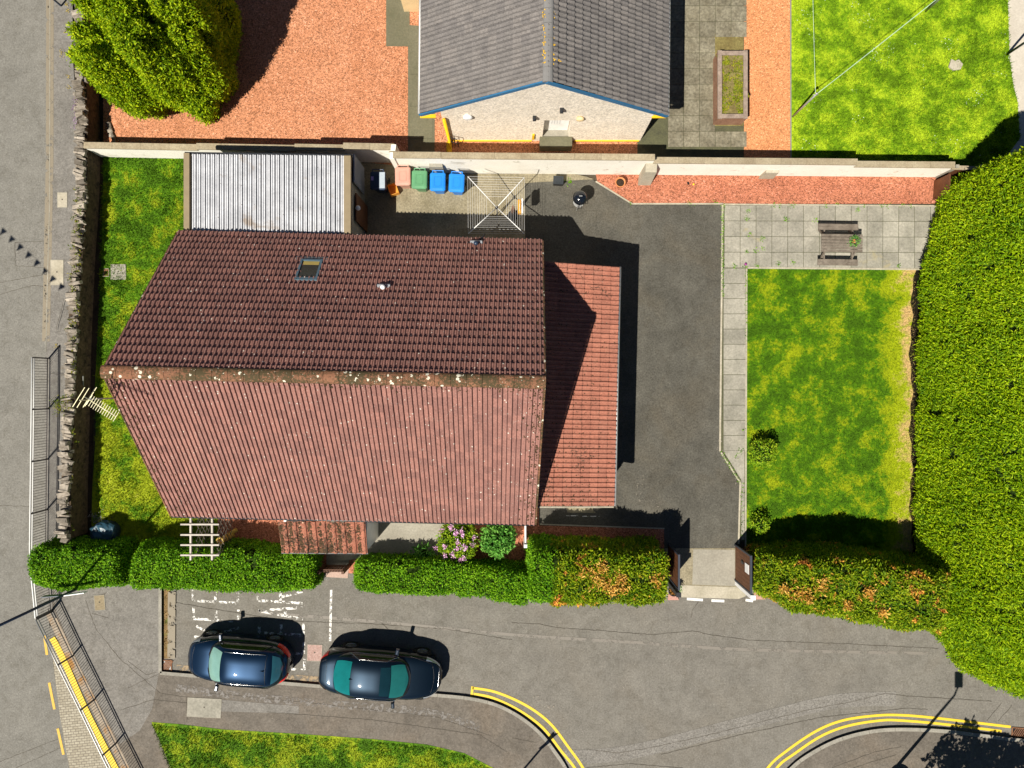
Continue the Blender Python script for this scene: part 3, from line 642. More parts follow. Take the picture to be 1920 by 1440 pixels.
mb = MB(); mb.prism([(e0.x-.2,e0.y-.12),(w0.x,w0.y-.12),(w1.x,w1.y+.15),(e1.x-.2,e1.y+.15)], 0, 2.42); mb.build('wall', M['render'], an, world_coords=True)
mb = MB(); mb.box(((e1.x+w1.x)/2,e1.y+.1,1.1), (2.3,.1,2.1), math.radians(-1)); mb.build('garage_door', M['white'], an, world_coords=True)
ml = []
for k in range(900):
    a_, b_ = random.random(), random.random(); q = e1.lerp(w1,b_**.8)+(e0-e1)*(a_**1.9); ml.append(q+Vector((0,0,.035)))
tag(clumps('moss', ml, .02, mossdark, an), kind='stuff')

# ---- shed with ribbed sheet roof
sh = thing('garage', 'flat roofed garage with a weathered white ribbed metal roof', 'garage', flatv(540,400,0))
zg = 2.6
def PG(px,py,z=zg): return Vector(P(px,py,z))
c0,c1,c2,c3 = PG(347,434), PG(659,440), PG(659,291), PG(347,286)
mb = MB(); mb.prism([(c0.x+.1,c0.y),(c1.x-.05,c1.y),(c2.x-.05,c2.y-.05),(c3.x+.1,c3.y-.05)], 0, zg-.16); mb.build('wall', M['concrete_path'], sh, world_coords=True)
r0,r1,r2,r3 = PG(358,432,zg-.02), PG(645,438,zg-.02), PG(645,292,zg+.02), PG(358,289,zg+.02)
vs_, fs = [], []; nr = 33; 
for i in range(nr):
    for (t,h) in ((0,-.06),(.3,-.06),(.34,.03),(.6,.03),(.68,.0),(.97,.0)):
        f = (i+t)/nr; vs_ += [r0.lerp(r1,f)+Vector((0,0,h)), r3.lerp(r2,f)+Vector((0,0,h))]
fs = [(2*k,2*k+2,2*k+3,2*k+1) for k in range(len(vs_)//2-1)]
mesh_np('roof_sheet', vs_, fs, [M['steel_roof'], surf('painted_shade_channel', (.035,.04,.05), (.08,.09,.1), 4, (.7,1.3), 14)], sh, False, [1 if k%6==0 else 0 for k in range(len(fs))])  # groove floors coloured dark to paint in the shade between ribs
mb = MB()
def bar(mb, a, b, w, h, dz=0):
    a, b = Vector(a), Vector(b); d = b-a; mb.box((a+b)/2+Vector((0,0,dz)), (d.length,w,h), math.atan2(d.y,d.x), 0, -math.atan2(d.z, math.hypot(d.x,d.y)))
for a_ in ((351.5,434,351.5,288,.2),(652,439,652,293,.24)): mb = MB(); bar(mb, PG(*a_[:2]), PG(*a_[2:4]), a_[4], .16); mb.build('edge_trim', M['trim'], sh, world_coords=True)
for a_ in ((346,286.5,660,291.5,.07,.1,-.05),(352,435,660,441,.16,.06,-.08)): mb = MB(); bar(mb, PG(*a_[:2]), PG(*a_[2:4]), *a_[4:]); mb.build('gutter', M['gutter'], sh, world_coords=True)
mb = MB(); q = PG(659,391,2.0); mb.box((c1.x+.02,Vector(P(672,400,1)).y,1.0), (.05,1.0,2.0)); dd = mb.build('door', M['wood_brown'], sh, world_coords=True)
mb = MB(); mb.lathe((c1.x+.12,Vector(P(667,391,2.0)).y,2.0), [(.02,0),(.08,.03),(.09,.1),(.03,.14)], 12); mb.build('lamp', M['white'], sh, True, True)
mb = MB(); q0 = Vector(P(662,300,2.4)); q1 = Vector(P(680,340,1.6)); mb.box((c1.x+.03,(q0.y+q1.y)/2,1.5), (.04,1.0,1.7)); mb.build('window', plain('grey_pane',(.22,.24,.28),.3), sh, world_coords=True)

# ---- northern bungalow
nb = thing('bungalow', 'bungalow with a dark grey tiled roof, blue bargeboards and a pebble dashed gable', 'bungalow', flatv(1015,0,0))
ze, zr = 2.7, 5.5
sw, se, rs = flatv(805,262,ze), flatv(1222,266,ze), flatv(1014,263,zr)
nv_ = Vector((.12,11.5,0)); nw, ne, rn = sw+nv_, se+nv_, rs+nv_
tiles('roof_slope', nw, sw-nw, rs-sw, nv_.length, (rs-sw).length, M['tile_grey'], nb, gauge=.335, tw=.33, rolls=2, amp=.03, prof='cos', lift=.02)
tiles('roof_slope', se, ne-se, rs-se, nv_.length, (rs-se).length, M['tile_grey'], nb, gauge=.335, tw=.33, rolls=2, amp=.034, prof='cos', lift=.05)
dz = Vector((0,0,-.05)); mb = MB(); mb.add([sw+dz,rs+dz,se+dz,nw+dz,rn+dz,ne+dz],[(0,1,4,3),(1,2,5,4)]); mb.build('roof_deck', M['black'], nb, world_coords=True)
ridge('ridge', rs-Vector((0,.05,0)), rn, .17, plain('grey_ridge_tile',(.17,.165,.16),.8), nb, .45)
gy = 264; X = lambda x: (x-960)/PPM
yw = (720-gy)/PPM
def gable_prism(outl, y, t, mat, nm):
    n = len(outl); v = [(a,y,b) for a,b in outl]+[(a,y+t,b) for a,b in outl]
    mb = MB(); mb.add(v, [tuple(range(n)),tuple(range(2*n-1,n-1,-1))]+[((i+1)%n,i,n+i,n+(i+1)%n) for i in range(n)]); return mb.build(nm, mat, nb, world_coords=True)
dl, dr, dt = X(1016), X(1064), 2.15
xl, xr = X(840), X(1200); xm = rs.x
zat = lambda x: ze+(zr-ze)*(1-abs(x-xm)/(se.x-xm))-.09
mb = MB()
for pl in ([(xl,-.05),(dl,-.05),(dl,dt),(xl,dt)],[(dr,-.05),(xr,-.05),(xr,dt),(dr,dt)],[(xl,dt),(dl,dt),(dr,dt),(xr,dt),(xr,zat(xr)),(xm,zat(xm)),(xl,zat(xl))]):
    k_ = len(pl); mb.add([(a,yw,b) for a,b in pl]+[(a,yw+.3,b) for a,b in pl],[tuple(range(k_)),tuple(range(2*k_-1,k_-1,-1))]+[((i+1)%k_,i,k_+i,k_+(i+1)%k_) for i in range(k_)])
mb.build('gable_wall', M['harl'], nb, world_coords=True)
mb = MB(); mb.box(((xl+xr)/2,yw+5.9,1.3), (xr-xl,11.19,2.6)); mb.build('wall', M['harl'], nb, world_coords=True)
mb = MB()
for a,b in ((sw,rs),(se,rs)):
    d = (b-a); o_ = Vector((0,-.03,-.06)); mb.box((a+b)/2+o_, (d.length+.05,.05,.15), 0, 0, -math.atan2(d.z,d.x) if d.x>0 else math.atan2(d.z,-d.x))
mb.build('bargeboard', M['blue_paint'], nb, world_coords=True)
mb = MB()
for a,b in ((sw,rs),(se,rs)):
    d = (b-a); o_ = Vector((0,-.0,-.15)); mb.box((a+b)/2+o_, (d.length-.5,.03,.04), 0, 0, -math.atan2(d.z,d.x) if d.x>0 else math.atan2(d.z,-d.x))
mb.build('yellow_trim', M['yellow_wall'], nb, world_coords=True)
for c_,d_ in (((sw.x+.25,yw,ze-.16),(.55,.12,.06)),((se.x-.25,yw,ze-.16),(.5,.12,.06)),(((xl+dl)/2-.1,yw-.02,.06),(dl-xl-.6,.05,.05)),(((xr+dr)/2+.1,yw-.02,.06),(xr-dr-.3,.05,.05))): mb = MB(); mb.box(c_,d_); mb.build('yellow_trim', M['yellow_wall'], nb, world_coords=True)
for a_,b_,o_ in ((sw,nw,-.05),(se,ne,.05)): mb = MB(); mb.tube([a_+Vector((o_,0,-.06)),b_+Vector((o_,0,-.06))],.055,8); mb.build('gutter', M['galv'], nb, True, True)
mb = MB(); mb.tube([(xl+.08,yw-.1,2.5),(xl+.08,yw-.1,.15),(xl+.08,yw-.35,.03)],.06,10); mb.box((xl+.05,yw-.3,.04),(.2,.5,.08)); mb.build('downpipe', M['yellow_wall'], nb, True, True)
mb = MB(); mb.box(((dl+dr)/2-.02,yw+.3,1.28),(dr-dl-.03,.06,1.72)); dd = mb.build('door', M['white'], nb, world_coords=True)
mb = MB(); mb.box(((dl+dr)/2-.02,yw+.265,1.95),(.6,.02,.26)); mb.build('pane', plain('green_glass',(.12,.22,.2),.2), dd, world_coords=True)
mb = MB()
for k in range(4): mb.box(((dl+dr)/2-.18+k*.1,yw+.265,1.35),(.02,.01,.5))
mb.build('moulding', plain('pale_grey_moulding',(.5,.5,.5)), dd, world_coords=True)
mb = MB(); mb.box(((dl+dr)/2,yw+.13,.21),(dr-dl-.004,.3,.42)); mb.build('threshold', M['concrete_path'], nb, world_coords=True)
mb = MB(); mb.box((X(1041),yw-.2,.24),(1.24,.4,.48)); mb.build('doorstep', M['slab_olive'], nb, world_coords=True)
for (ix,iy,rw_,rh) in ((877,217,.17,.1),(1088,220,.14,.09)):
    s = (720-iy)/(720-gy); z = H*(1-1/s); x = (ix-960)/PPM/s
    mb = MB(); mb.lathe((x,yw-.1,z), [(rw_*.5,-.03),(rw_,.0),(rw_,.05),(rw_*.9,.1)], 20, 'y'); mb.build('wall_lamp', M['white'] if ix<900 else M['cream'], nb, True, True)
for (ix,iy) in ((1002,218),(1053,203)):
    s = (720-iy)/(720-gy); z = H*(1-1/s); x = (ix-960)/PPM/s
    mb = MB(); mb.box((x,yw-.08,z),(.12,.16,.16),bev=.02); mb.lathe((x,yw-.12,z+.05),[(.05,0),(.07,.03),(.03,.07)],10); mb.build('security_light', M['gutter'], nb, world_coords=True)
mb = MB(); mb.box((X(999),yw-.04,.55),(.08,.06,.5)); mb.build('gas_pipe', M['yellow_wall'], nb, world_coords=True)
lp_ = []
for k in range(17):
    y = yw+.1+abs(random.gauss(0,1))*1.0+(k//3)*.3; u0 = random.uniform(.06,.14); u1 = u0+random.uniform(.08,.42)
    for m in range(int((u1-u0)*60)): lp_.append(Vector((xm,y+random.gauss(0,.018),zr))+(se-rs).normalized()*random.uniform(u0,u1)+Vector((0,0,.055)))
    for m in range(4): lp_.append(Vector((xm+random.uniform(-.17,-.08),y+random.gauss(0,.03),zr+.02)))
tag(clumps('lichen', lp_, .02, plain('orange_lichen',(.55,.33,.02),.9), nb), kind='stuff')
# iron handrail by the bungalow wall
mb = MB()
hx0, hx1, hy = X(842), X(860), (720-268)/PPM
for k in range(4):
    x = hx0+(hx1-hx0)*k/3; mb.tube([(x,hy-.15*k/3,0),(x,hy-.15*k/3,.8)],.015,6)
mb.tube([(hx0,hy,.8),(hx1,hy-.15,.8)],.02,6); mb.tube([(hx0,hy,.3),(hx1,hy-.15,.3)],.015,6)
tag(mb.build('handrail', M['black']), 'short black iron handrail beside the yellow downpipe of the bungalow', 'handrail')
# small white porch at the edge
pt = thing('side_porch', 'white edged side porch at the flank of the bungalow, cut by the picture edge', 'porch', flatv(780,-40,0))
mb = MB(); mb.box((*G(782,-50)[:2],1.1),(1.0,3.0,2.2)); mb.build('wall', M['cream'], pt, world_coords=True)
mb = MB(); mb.box((*G(784,-54)[:2],2.26),(1.2,3.0,.1)); mb.build('roof', plain('grey_felt',(.3,.29,.27)), pt, world_coords=True)
mb = MB(); mb.box((G(784,0)[0],G(784,-54)[1]-1.53,2.27),(1.25,.06,.14)); mb.build('fascia', M['white'], pt, world_coords=True)

# ---- rendered boundary wall
bw = thing('boundary_wall', 'long white rendered garden wall with a stepped buff coping', 'wall', flatv(960,325,0))
def yn(x): return 294+(x-160)*.0195
def ys_(x): return 326+(x-1000)*.0085
segs = [(190,395,1.13,yn),(395,573,1.25,yn),(573,662,1.4,yn),(662,756,1.62,yn),(752,836,1.9,ys_),(836,1210,1.87,ys_),(1210,1572,1.54,ys_),(1572,1752,1.29,ys_)]
mw = MB(); mc = MB(); th = .17
for k,(xa,xb,z,fn) in enumerate(segs):
    pa, pb = flatv(xa,fn(xa),0), flatv(xb,fn(xb),0); d = (pb-pa).normalized(); n = Vector((-d.y,d.x,0))
    q = [pa,pb,pb+n*th,pa+n*th]; mw.prism([(v.x,v.y) for v in q], -.05, z-.05)
    e = .03 if k not in (4,) else 0
    q = [pa-n*.03-d*(.0 if k else .03),pb-n*.03,pb+n*(th+.03),pa+n*(th+.03)-d*(.0 if k else .03)]
    L = (pb-pa).length; m = max(1,int(L/.9))
    for j in range(m):
        u0, u1 = pa.lerp(pb,j/m), pa.lerp(pb,(j+1)/m)-d*.006
        qq = [u0-n*.03,u1-n*.03,u1+n*(th+.03),u0+n*(th+.03)]; mc.prism([(v.x,v.y) for v in qq], z-.05, z+.02+random.uniform(-.003,.003))
x = 752; pa = flatv(x-2,ys_(x)+2,0); pb = flatv(x+1,yn(x)-5,0)
mw.prism([(pa.x-.09,pa.y+.0),(pa.x+.08,pa.y),(pb.x+.08,pb.y),(pb.x-.09,pb.y)], -.05, 1.83); mc.prism([(pa.x-.12,pa.y+.24),(pa.x+.11,pa.y+.24),(pb.x+.11,pb.y-.26),(pb.x-.12,pb.y-.26)], 1.83, 1.895)
mw.build('wall', M['render'], bw, world_coords=True); mc.build('coping', M['coping'], bw, world_coords=True)
for (x,w,z,dpt) in ((1208,.42,1.45,.95),(1436,.5,.75,.3),(823,.5,1.2,.35)):
    p0 = flatv(x,ys_(x),0); mb = MB(); y0 = p0.y+.01
    mb.add([(p0.x-w/2,y0,0),(p0.x+w/2,y0,0),(p0.x+w/2,y0,z),(p0.x-w/2,y0,z),(p0.x-w/2-.05,y0-dpt*.45,0),(p0.x+w/2+.02,y0-dpt*.45,0),(p0.x+w/2,y0-dpt*.33,z*.93),(p0.x-w/2,y0-dpt*.33,z*.93)],
      [(0,1,2,3)[::-1],(4,5,6,7),(0,4,7,3),(1,2,6,5),(3,7,6,2),(0,1,5,4)])
    mb.build('buttress', M['concrete_pale'] if x!=823 else M['concrete_path'], bw, world_coords=True)
# timber/concrete fence stub behind the big hedge
fe = thing('panel_fence', 'dark panel fence running from the end of the white wall into the big hedge', 'fence', flatv(1775,335,0))
mb = MB(); bar(mb, flatv(1752,330,.6), flatv(1880,334,.6), .05, 1.2); mb.build('panel', M['wood_brown'], fe, world_coords=True)
for x in (1756,1800,1845): mb = MB(); mb.box(flatv(x,331,.65),(.12,.12,1.35)); mb.build('post', M['concrete_path'], fe, world_coords=True)
mb = MB(); bar(mb, flatv(1748,332,1.22), flatv(1880,336,1.22), .15, .05); mb.build('coping', M['coping'], fe, world_coords=True)
mb = MB(); bar(mb, flatv(1750,375,.5), flatv(1752,340,.5), .06, 1.0); tag(mb.build('low_fence', M['wood_brown']), 'low brown board fence closing the gravel strip at the big hedge', 'fence')

# ---- dry stone wall along the street
sw_ = thing('stone_wall', 'rough dry stone wall with upright cope stones along the street', 'wall', P(150,560,0))
wl0 = spline([(147,-80,1.0),(147,110,1.0),(148,200,1.0),(149,300,1.0),(146,390,1.0),(139,480,1.02),(130,640,1.08),(126,740,1.14),(121,850,1.2),(117,950,1.25),(117,1012,1.25)],6)
line = [((960-(960-x)*(H-z)/H), 720-(720-y)*(H-z)/H) for x,y,z in wl0]; wz = [z for _,_,z in wl0]
mb = MB(); pts = [flatv(x,y,0) for x,y in line]; wv = []
for i,p in enumerate(pts):
    d = (pts[min(i+1,len(pts)-1)]-pts[max(i-1,0)]).normalized(); n = Vector((-d.y,d.x,0)); hz = Vector((0,0,wz[i]-.19))
    wv += [p+n*.2, p+n*.19+hz, p-n*.19+hz, p-n*.22]
f = [(4*i+k,4*i+4+k,4*i+5+k,4*i+1+k) for i in range(len(pts)-1) for k in range(3)]
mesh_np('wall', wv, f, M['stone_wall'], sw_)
mb = MB(); seg = 0; acc = 0.0; nxt = 0
for (a,b),zt_ in zip(zip(pts,pts[1:]),wz):
    L = (b-a).length; d = (b-a).normalized(); zb_ = zt_-.2
    while nxt < acc+L:
        t = nxt-acc; w = random.uniform(.06,.2); c = a+d*(t+w/2)+Vector((-d.y,d.x,0))*random.uniform(-.05,.05); hgt = random.uniform(.08,.27)
        ang = math.atan2(d.y,d.x)+random.uniform(-.35,.35)
        n0 = len(mb.v); mb.box(c+Vector((random.uniform(-.03,.03),0,zb_+hgt/2)), (w*.95,random.uniform(.26,.44),hgt), ang, random.uniform(-.15,.15), random.uniform(-.3,.3), bev=.02)
        for q in range(n0,len(mb.v)): v = Vector(mb.v[q]); mb.v[q] = tuple(v+Vector([random.uniform(-.03,.03) for _ in range(3)]))
        if random.random()<.35: mb.box(c+Vector((random.uniform(-.1,.1),0,zb_)), (w*1.3,.2,.12), ang+random.uniform(-.6,.6), .2, .2, bev=.02)
        nxt += w+.005
    acc += L
mb.build('cope_stones', M['stone'], sw_, world_coords=True)
# second rough wall piece beside the tree foot
mb = MB()
for k in range(7): mb.box(flatv(203+k*2.5+random.uniform(-3,3),235+k*5,.05),(random.uniform(.2,.4),.12,.1),1.9,0,.1,bev=.02)
tag(mb.build('stone_heap', M['stone']), 'small heap of loose stones in the shade by the white wall corner', 'stones')

# ---------------------------------------------------------------- foliage
def grid_sample(Vg, n):
    """Vg (a,b,3) grid -> n points and normals spread evenly over its surface"""
    A = Vg[:-1,:-1].reshape(-1,3); B = Vg[1:,:-1].reshape(-1,3); C = Vg[1:,1:].reshape(-1,3); D = Vg[:-1,1:].reshape(-1,3)
    nr = np.cross(C-A, D-B); ar = np.linalg.norm(nr,axis=1)+1e-9; p = ar/ar.sum()
    k = rng.choice(len(A), n, p=p); u, v = rng.random(n)[:,None], rng.random(n)[:,None]
    pt = (A[k]*(1-u)*(1-v)+B[k]*u*(1-v)+C[k]*u*v+D[k]*(1-u)*v); return pt, nr[k]/ar[k][:,None]
def leaf_arrays(Pt, N, size, width, up=.35, spread=.9, bend=.25, jit=.06):
    n = len(Pt); r = rng.normal(size=(n,3)); r /= np.linalg.norm(r,axis=1)[:,None]
    d = N*.12+r*spread+np.array([0,0,up*.5]); d /= np.linalg.norm(d,axis=1)[:,None]
    r2 = N+rng.normal(size=(n,3))*.55; w = np.cross(d,r2); w /= np.linalg.norm(w,axis=1)[:,None]+1e-9
    L = size*rng.uniform(.6,1.4,(n,1)); W = width*rng.uniform(.7,1.3,(n,1)); b = Pt+N*(rng.uniform(-jit,jit*.5,(n,1))+jit*.35*rng.exponential(.7,(n,1))); nn = np.cross(w,d)
    v = np.stack([b, b+d*L*.5+w*W*.5+nn*L*bend*.4, b+d*L-np.array([0,0,1])*L*bend*.3, b+d*L*.5-w*W*.5+nn*L*bend*.4],1).reshape(-1,3)
    return v, np.arange(n*4).reshape(n,4)
def leafy(name, grids, dens, size, width, mat, core, parent=None, up=.35, spread=.9, shrink=.07, jit=.06, lossy=None, wc=True, hollow=.72):
    Vs, Fs, Mi, base = [], [], [], 0
    for g in grids:
        A = np.linalg.norm(np.cross(g[1:,1:]-g[:-1,:-1], g[:-1,1:]-g[1:,:-1]),axis=2).sum()/2
        n = int(A*dens); pt, nr = grid_sample(g, n)
        if core is not None and hollow:
            keep = vnoise(pt,3.2,91)*.6+vnoise(pt,7.5,92)*.4 < hollow; pt, nr = pt[keep], nr[keep]
        if lossy is not None:
            keep = lossy(pt); pt, nr = pt[keep], nr[keep]
        v, f = leaf_arrays(pt, nr, size, width, up, spread, .25, jit); Vs.append(v); Fs.append(f+base); Mi.append(np.zeros(len(f))); base += len(v)
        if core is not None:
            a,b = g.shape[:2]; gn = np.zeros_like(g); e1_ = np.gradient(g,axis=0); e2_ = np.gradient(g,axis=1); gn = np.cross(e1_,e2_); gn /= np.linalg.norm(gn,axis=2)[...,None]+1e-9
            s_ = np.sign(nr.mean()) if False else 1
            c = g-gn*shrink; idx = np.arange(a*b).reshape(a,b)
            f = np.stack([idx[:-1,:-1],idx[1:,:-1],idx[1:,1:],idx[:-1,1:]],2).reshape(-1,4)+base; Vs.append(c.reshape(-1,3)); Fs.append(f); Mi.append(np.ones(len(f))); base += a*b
    return mesh_np(name, np.concatenate(Vs), np.concatenate(Fs), [mat, core] if core else mat, parent, False, np.concatenate(Mi), wc)
def hedge_grid(st, nt_=120, np_=40, expo=.32, lump=.08, end=(.03,.03), seed=1, z0=0, lean=0):
    st = [(*G(s[0],s[1])[:2], s[2], s[3]) for s in st]; ts = np.linspace(0,1,nt_); q = np.array(st); d = np.r_[0,np.cumsum(np.linalg.norm(np.diff(q[:,:2],axis=0),axis=1))]; d /= d[-1]
    C = np.stack([np.interp(ts,d,q[:,i]) for i in range(4)],1); T = np.gradient(C[:,:2],axis=0); T /= np.linalg.norm(T,axis=1)[:,None]; Nn = np.stack([-T[:,1],T[:,0]],1)
    e = np.ones(nt_)
    for i,t in enumerate(ts):
        if end[0] and t < end[0]: e[i] = (1-((1-t/end[0])**3.0))**(1/3.0)
        if end[1] and t > 1-end[1]: e[i] = min(e[i],(1-((1-(1-t)/end[1])**3.0))**(1/3.0))
    ph = np.linspace(PI,0,np_); cx = np.sign(np.cos(ph))*np.abs(np.cos(ph))**expo; sz = np.abs(np.sin(ph))**expo
    g = np.zeros((nt_,np_,3))
    for i in range(nt_):
        hw_ = C[i,2]*(.35+.65*e[i]); h = C[i,3]*(.3+.7*e[i])
        bat = 1-.06*sz
        g[i,:,0] = C[i,0]+Nn[i,0]*hw_*cx*bat; g[i,:,1] = C[i,1]+Nn[i,1]*hw_*cx*bat; g[i,:,2] = z0+h*sz
    flat = g.reshape(-1,3); e1_ = np.gradient(g,axis=0); e2_ = np.gradient(g,axis=1); n = np.cross(e1_,e2_); n /= np.linalg.norm(n,axis=2)[...,None]+1e-9
    if n[nt_//2,np_//2,2] < 0: g = g[::-1].copy(); n = -n[::-1]; flat = g.reshape(-1,3)
    dsp = (vnoise(flat,1.3,seed)-.5)*1.4+(vnoise(flat,3.5,seed+1)-.5)*.8
    return g+n*(dsp*lump*2).reshape(nt_,np_,1)
def blob_grid(c, r, lump=.12, na=28, nb_=16, seed=0, z_cut=-.85, taper=0.0):
    th_ = np.linspace(0,2*PI,na); ph = np.linspace(math.asin(z_cut),PI/2,nb_); g = np.zeros((nb_,na,3))
    for i,p in enumerate(ph):
        k = 1-taper*max(0,math.sin(p)); g[i,:,0] = np.cos(th_)*math.cos(p)*k; g[i,:,1] = np.sin(th_)*math.cos(p)*k; g[i,:,2] = math.sin(p)
    q = g.reshape(-1,3); dn = 1+lump*2*((vnoise(q+5,2.1,seed)-.5)+.6*(vnoise(q+9,4.5,seed+2)-.5)); g = (q*dn[:,None]).reshape(g.shape)
    g = g*np.array(r)+np.array(c); g = g[:, ::-1]
    e1_ = np.gradient(g,axis=0); e2_ = np.gradient(g,axis=1); n = np.cross(e1_,e2_)
    m = nb_//2
    if ((g[m,5]-np.array(c))*n[m,5]).sum() < 0: g = g[:, ::-1].copy()
    return g

# front hedges (stations: ground px, half width m, height m)
h1 = hedge_grid([(103,1048,.78,1.62),(180,1047,.8,1.66),(262,1046,.78,1.68)], 60,36, lump=.07, end=(.12,.05), seed=3)
tag(leafy('hedge', [h1], 950, .085, .05, M['leaf_priv'], M['leaf_core']), 'clipped green hedge behind the street railings, first of the row', 'hedge', 'clipped front hedges')
h2 = hedge_grid([(284,1048,.8,1.62),(400,1050,.8,1.66),(500,1052,.77,1.62),(608,1056,.76,1.58)], 90,36, lump=.07, end=(.03,.05), seed=4)
tag(leafy('hedge', [h2], 950, .085, .05, M['leaf_priv'], M['leaf_core']), 'clipped green hedge under the timber arch, ending at the garden gate', 'hedge', 'clipped front hedges')
h3 = hedge_grid([(674,1065,.58,1.2),(760,1068,.6,1.22),(850,1070,.6,1.25),(862,1072,.56,1.22),(874,1074,.6,1.27),(930,1079,.63,1.38),(992,1086,.66,1.5)], 120,36, lump=.06, end=(.06,.02), seed=5)
tag(leafy('hedge', [h3], 950, .085, .05, M['leaf_priv'], M['leaf_core']), 'low clipped green hedge running from the garden gate to the orange flecked hedge', 'hedge', 'clipped front hedges')
h4a = hedge_grid([(990,1053,1.02,2.38),(1040,1055,1.04,2.45)], 40,40, lump=.07, end=(.12,.03), seed=8)
h4b = hedge_grid([(1030,1055,1.04,2.45),(1120,1055,1.02,2.48),(1210,1056,.98,2.4),(1229,1056,.96,2.36)], 80,40, lump=.09, end=(.02,.06), seed=7)
hd = leafy('hedge', [h4b], 750, .13, .05, M['leaf_dead'], M['leaf_core']); tag(hd, 'tall hedge with orange dead patches beside the driveway and the flower pot', 'hedge')
tag(leafy('hedge', [h4a], 950, .085, .05, M['leaf_priv'], M['leaf_core']), 'tall bright green hedge joined to the end of the orange flecked one', 'hedge')
h5 = hedge_grid([(1394,1050,.7,2.0),(1450,1064,1.0,2.45),(1540,1072,1.12,2.55),(1620,1085,1.15,2.6),(1700,1098,1.2,2.7)], 110,40, lump=.1, end=(.07,.02), seed=9)
tag(leafy('hedge', [h5], 750, .13, .05, M['leaf_dead'], M['leaf_core']), 'hedge with a few brown patches from the brown gate to the huge hedge', 'hedge')

dead = foliage('dead_sprigs', (.28,.13,.02), (.62,.33,.05), (.82,.54,.14), None, 3, .6, .2)
h5o = [o for o in bpy.data.objects if o.name.startswith('hedge') and 'brown patches' in o.get('label','')][0]
for par_, zz, cl in ((hd,2.5,((1108,1075,.16),(1124,1088,.2),(1160,1086,.13),(1168,1102,.12),(1092,1080,.1),(1150,1110,.12),(1130,1066,.12),(1140,1098,.14),(1230,1088,.12))),(h5o,2.6,((1545,1096,.15),(1500,1112,.16),(1516,1120,.12),(1706,1096,.17),(1632,1112,.13),(1652,1148,.13),(1470,1104,.1),(1590,1135,.1)))):
    Vp, Fp, b = [], [], 0
    for x,y,r in cl:
        k = int(r*700); q = np.array(P(x,y,zz))+rng.normal(size=(k,3))*np.array([r*.8,r,.04]); v,f = leaf_arrays(q, np.tile([0,0,1.0],(k,1)), .13, .045, .35, .9, .25, .04); Vp.append(v); Fp.append(f+b); b += len(v)
    tag(mesh_np('dead_sprigs', np.concatenate(Vp), np.concatenate(Fp), dead, par_), kind='stuff')
# huge hedge: sloping west face
def big_hedge():
    nt_, np_ = 200, 60; g = np.zeros((nt_,np_,3))
    # stations by ground y px : west foot x, height
    ys = np.array([345,385,430,500,600,700,800,900,1000,1060,1120,1170,1220,1285]); xf = np.array([1768,1752,1736,1722,1716,1712,1710,1710,1709,1710,1718,1738,1780,1835.])
    ht = np.array([6.6,6.8,6.6,6.0,5.7,5.5,5.4,5.3,5.2,5.0,4.6,3.6,2.9,2.2]); xe = np.array([1880,1990,2010,2010,2010,2010,2010,2010,2010,2010,2010,2005,1995,1985.])
    yy = np.linspace(345,1285,nt_); XF = np.interp(yy,ys,xf)+2.5*np.sin(yy*.045)+1.5*np.sin(yy*.11+1); HT = np.interp(yy,ys,ht); XE = np.interp(yy,ys,xe)
    prof = [(.05,0),(-.01,.12),(.01,.3),(.06,.55),(.13,.78),(.22,.92),(.36,1.0),(.75,1.0),(.92,.9),(.98,.5),(1,0)]
    pu = np.interp(np.linspace(0,1,np_), np.linspace(0,1,len(prof)), [p[0] for p in prof]); pz = np.interp(np.linspace(0,1,np_), np.linspace(0,1,len(prof)), [p[1] for p in prof])
    for i in range(nt_):
        e = min(1,(i+1.5)/5)**.5*min(1,(nt_-i-.5)/12)**.5
        xf_, w = (XF[i]-960)/PPM, (XE[i]-XF[i])/PPM
        cxx = xf_+w*.4; x = xf_+w*pu; x = cxx+(x-cxx)*(.55+.45*e)
        g[i,:,0] = x; g[i,:,1] = (720-yy[i])/PPM; g[i,:,2] = HT[i]*pz*(.3+.7*e)
    e1_ = np.gradient(g,axis=0); e2_ = np.gradient(g,axis=1); n = np.cross(e1_,e2_); n /= np.linalg.norm(n,axis=2)[...,None]+1e-9
    if n[nt_//2,np_//2,2] < 0: g = g[::-1].copy(); n = -n[::-1]
    q = g.reshape(-1,3); sc = np.array([1,.8,.6]); d = (vnoise(q*sc,.9,11)-.5)*.42+(vnoise(q*sc,2.6,12)-.5)*.3; amt = np.clip((q[:,0]-15.2)/3.5,.3,1.3)
    return g+n*(d*amt).reshape(nt_,np_,1)
sheet('hedge_foot_shade', [(1708+2.5*math.sin(y*.045)+2*math.sin(y*.13)+max(0,(560-y))*.22,y) for y in range(400,1060,12)]+[(1760,1060),(1800,400)], .0175, surf('soil_painted_shade', (.006,.005,.003), (.016,.013,.008), 3, (.5,1.5), 14, 1, .4, spec=.05))  # soil strip coloured near black, painting the shade under the overhanging foliage
bh = big_hedge()
tag(leafy('big_hedge', [bh], 1050, .13, .042, M['leaf_big'], M['leaf_core'], None, .55, .8, .1, .1), 'huge overgrown conifer hedge several metres tall along the lawn', 'hedge')

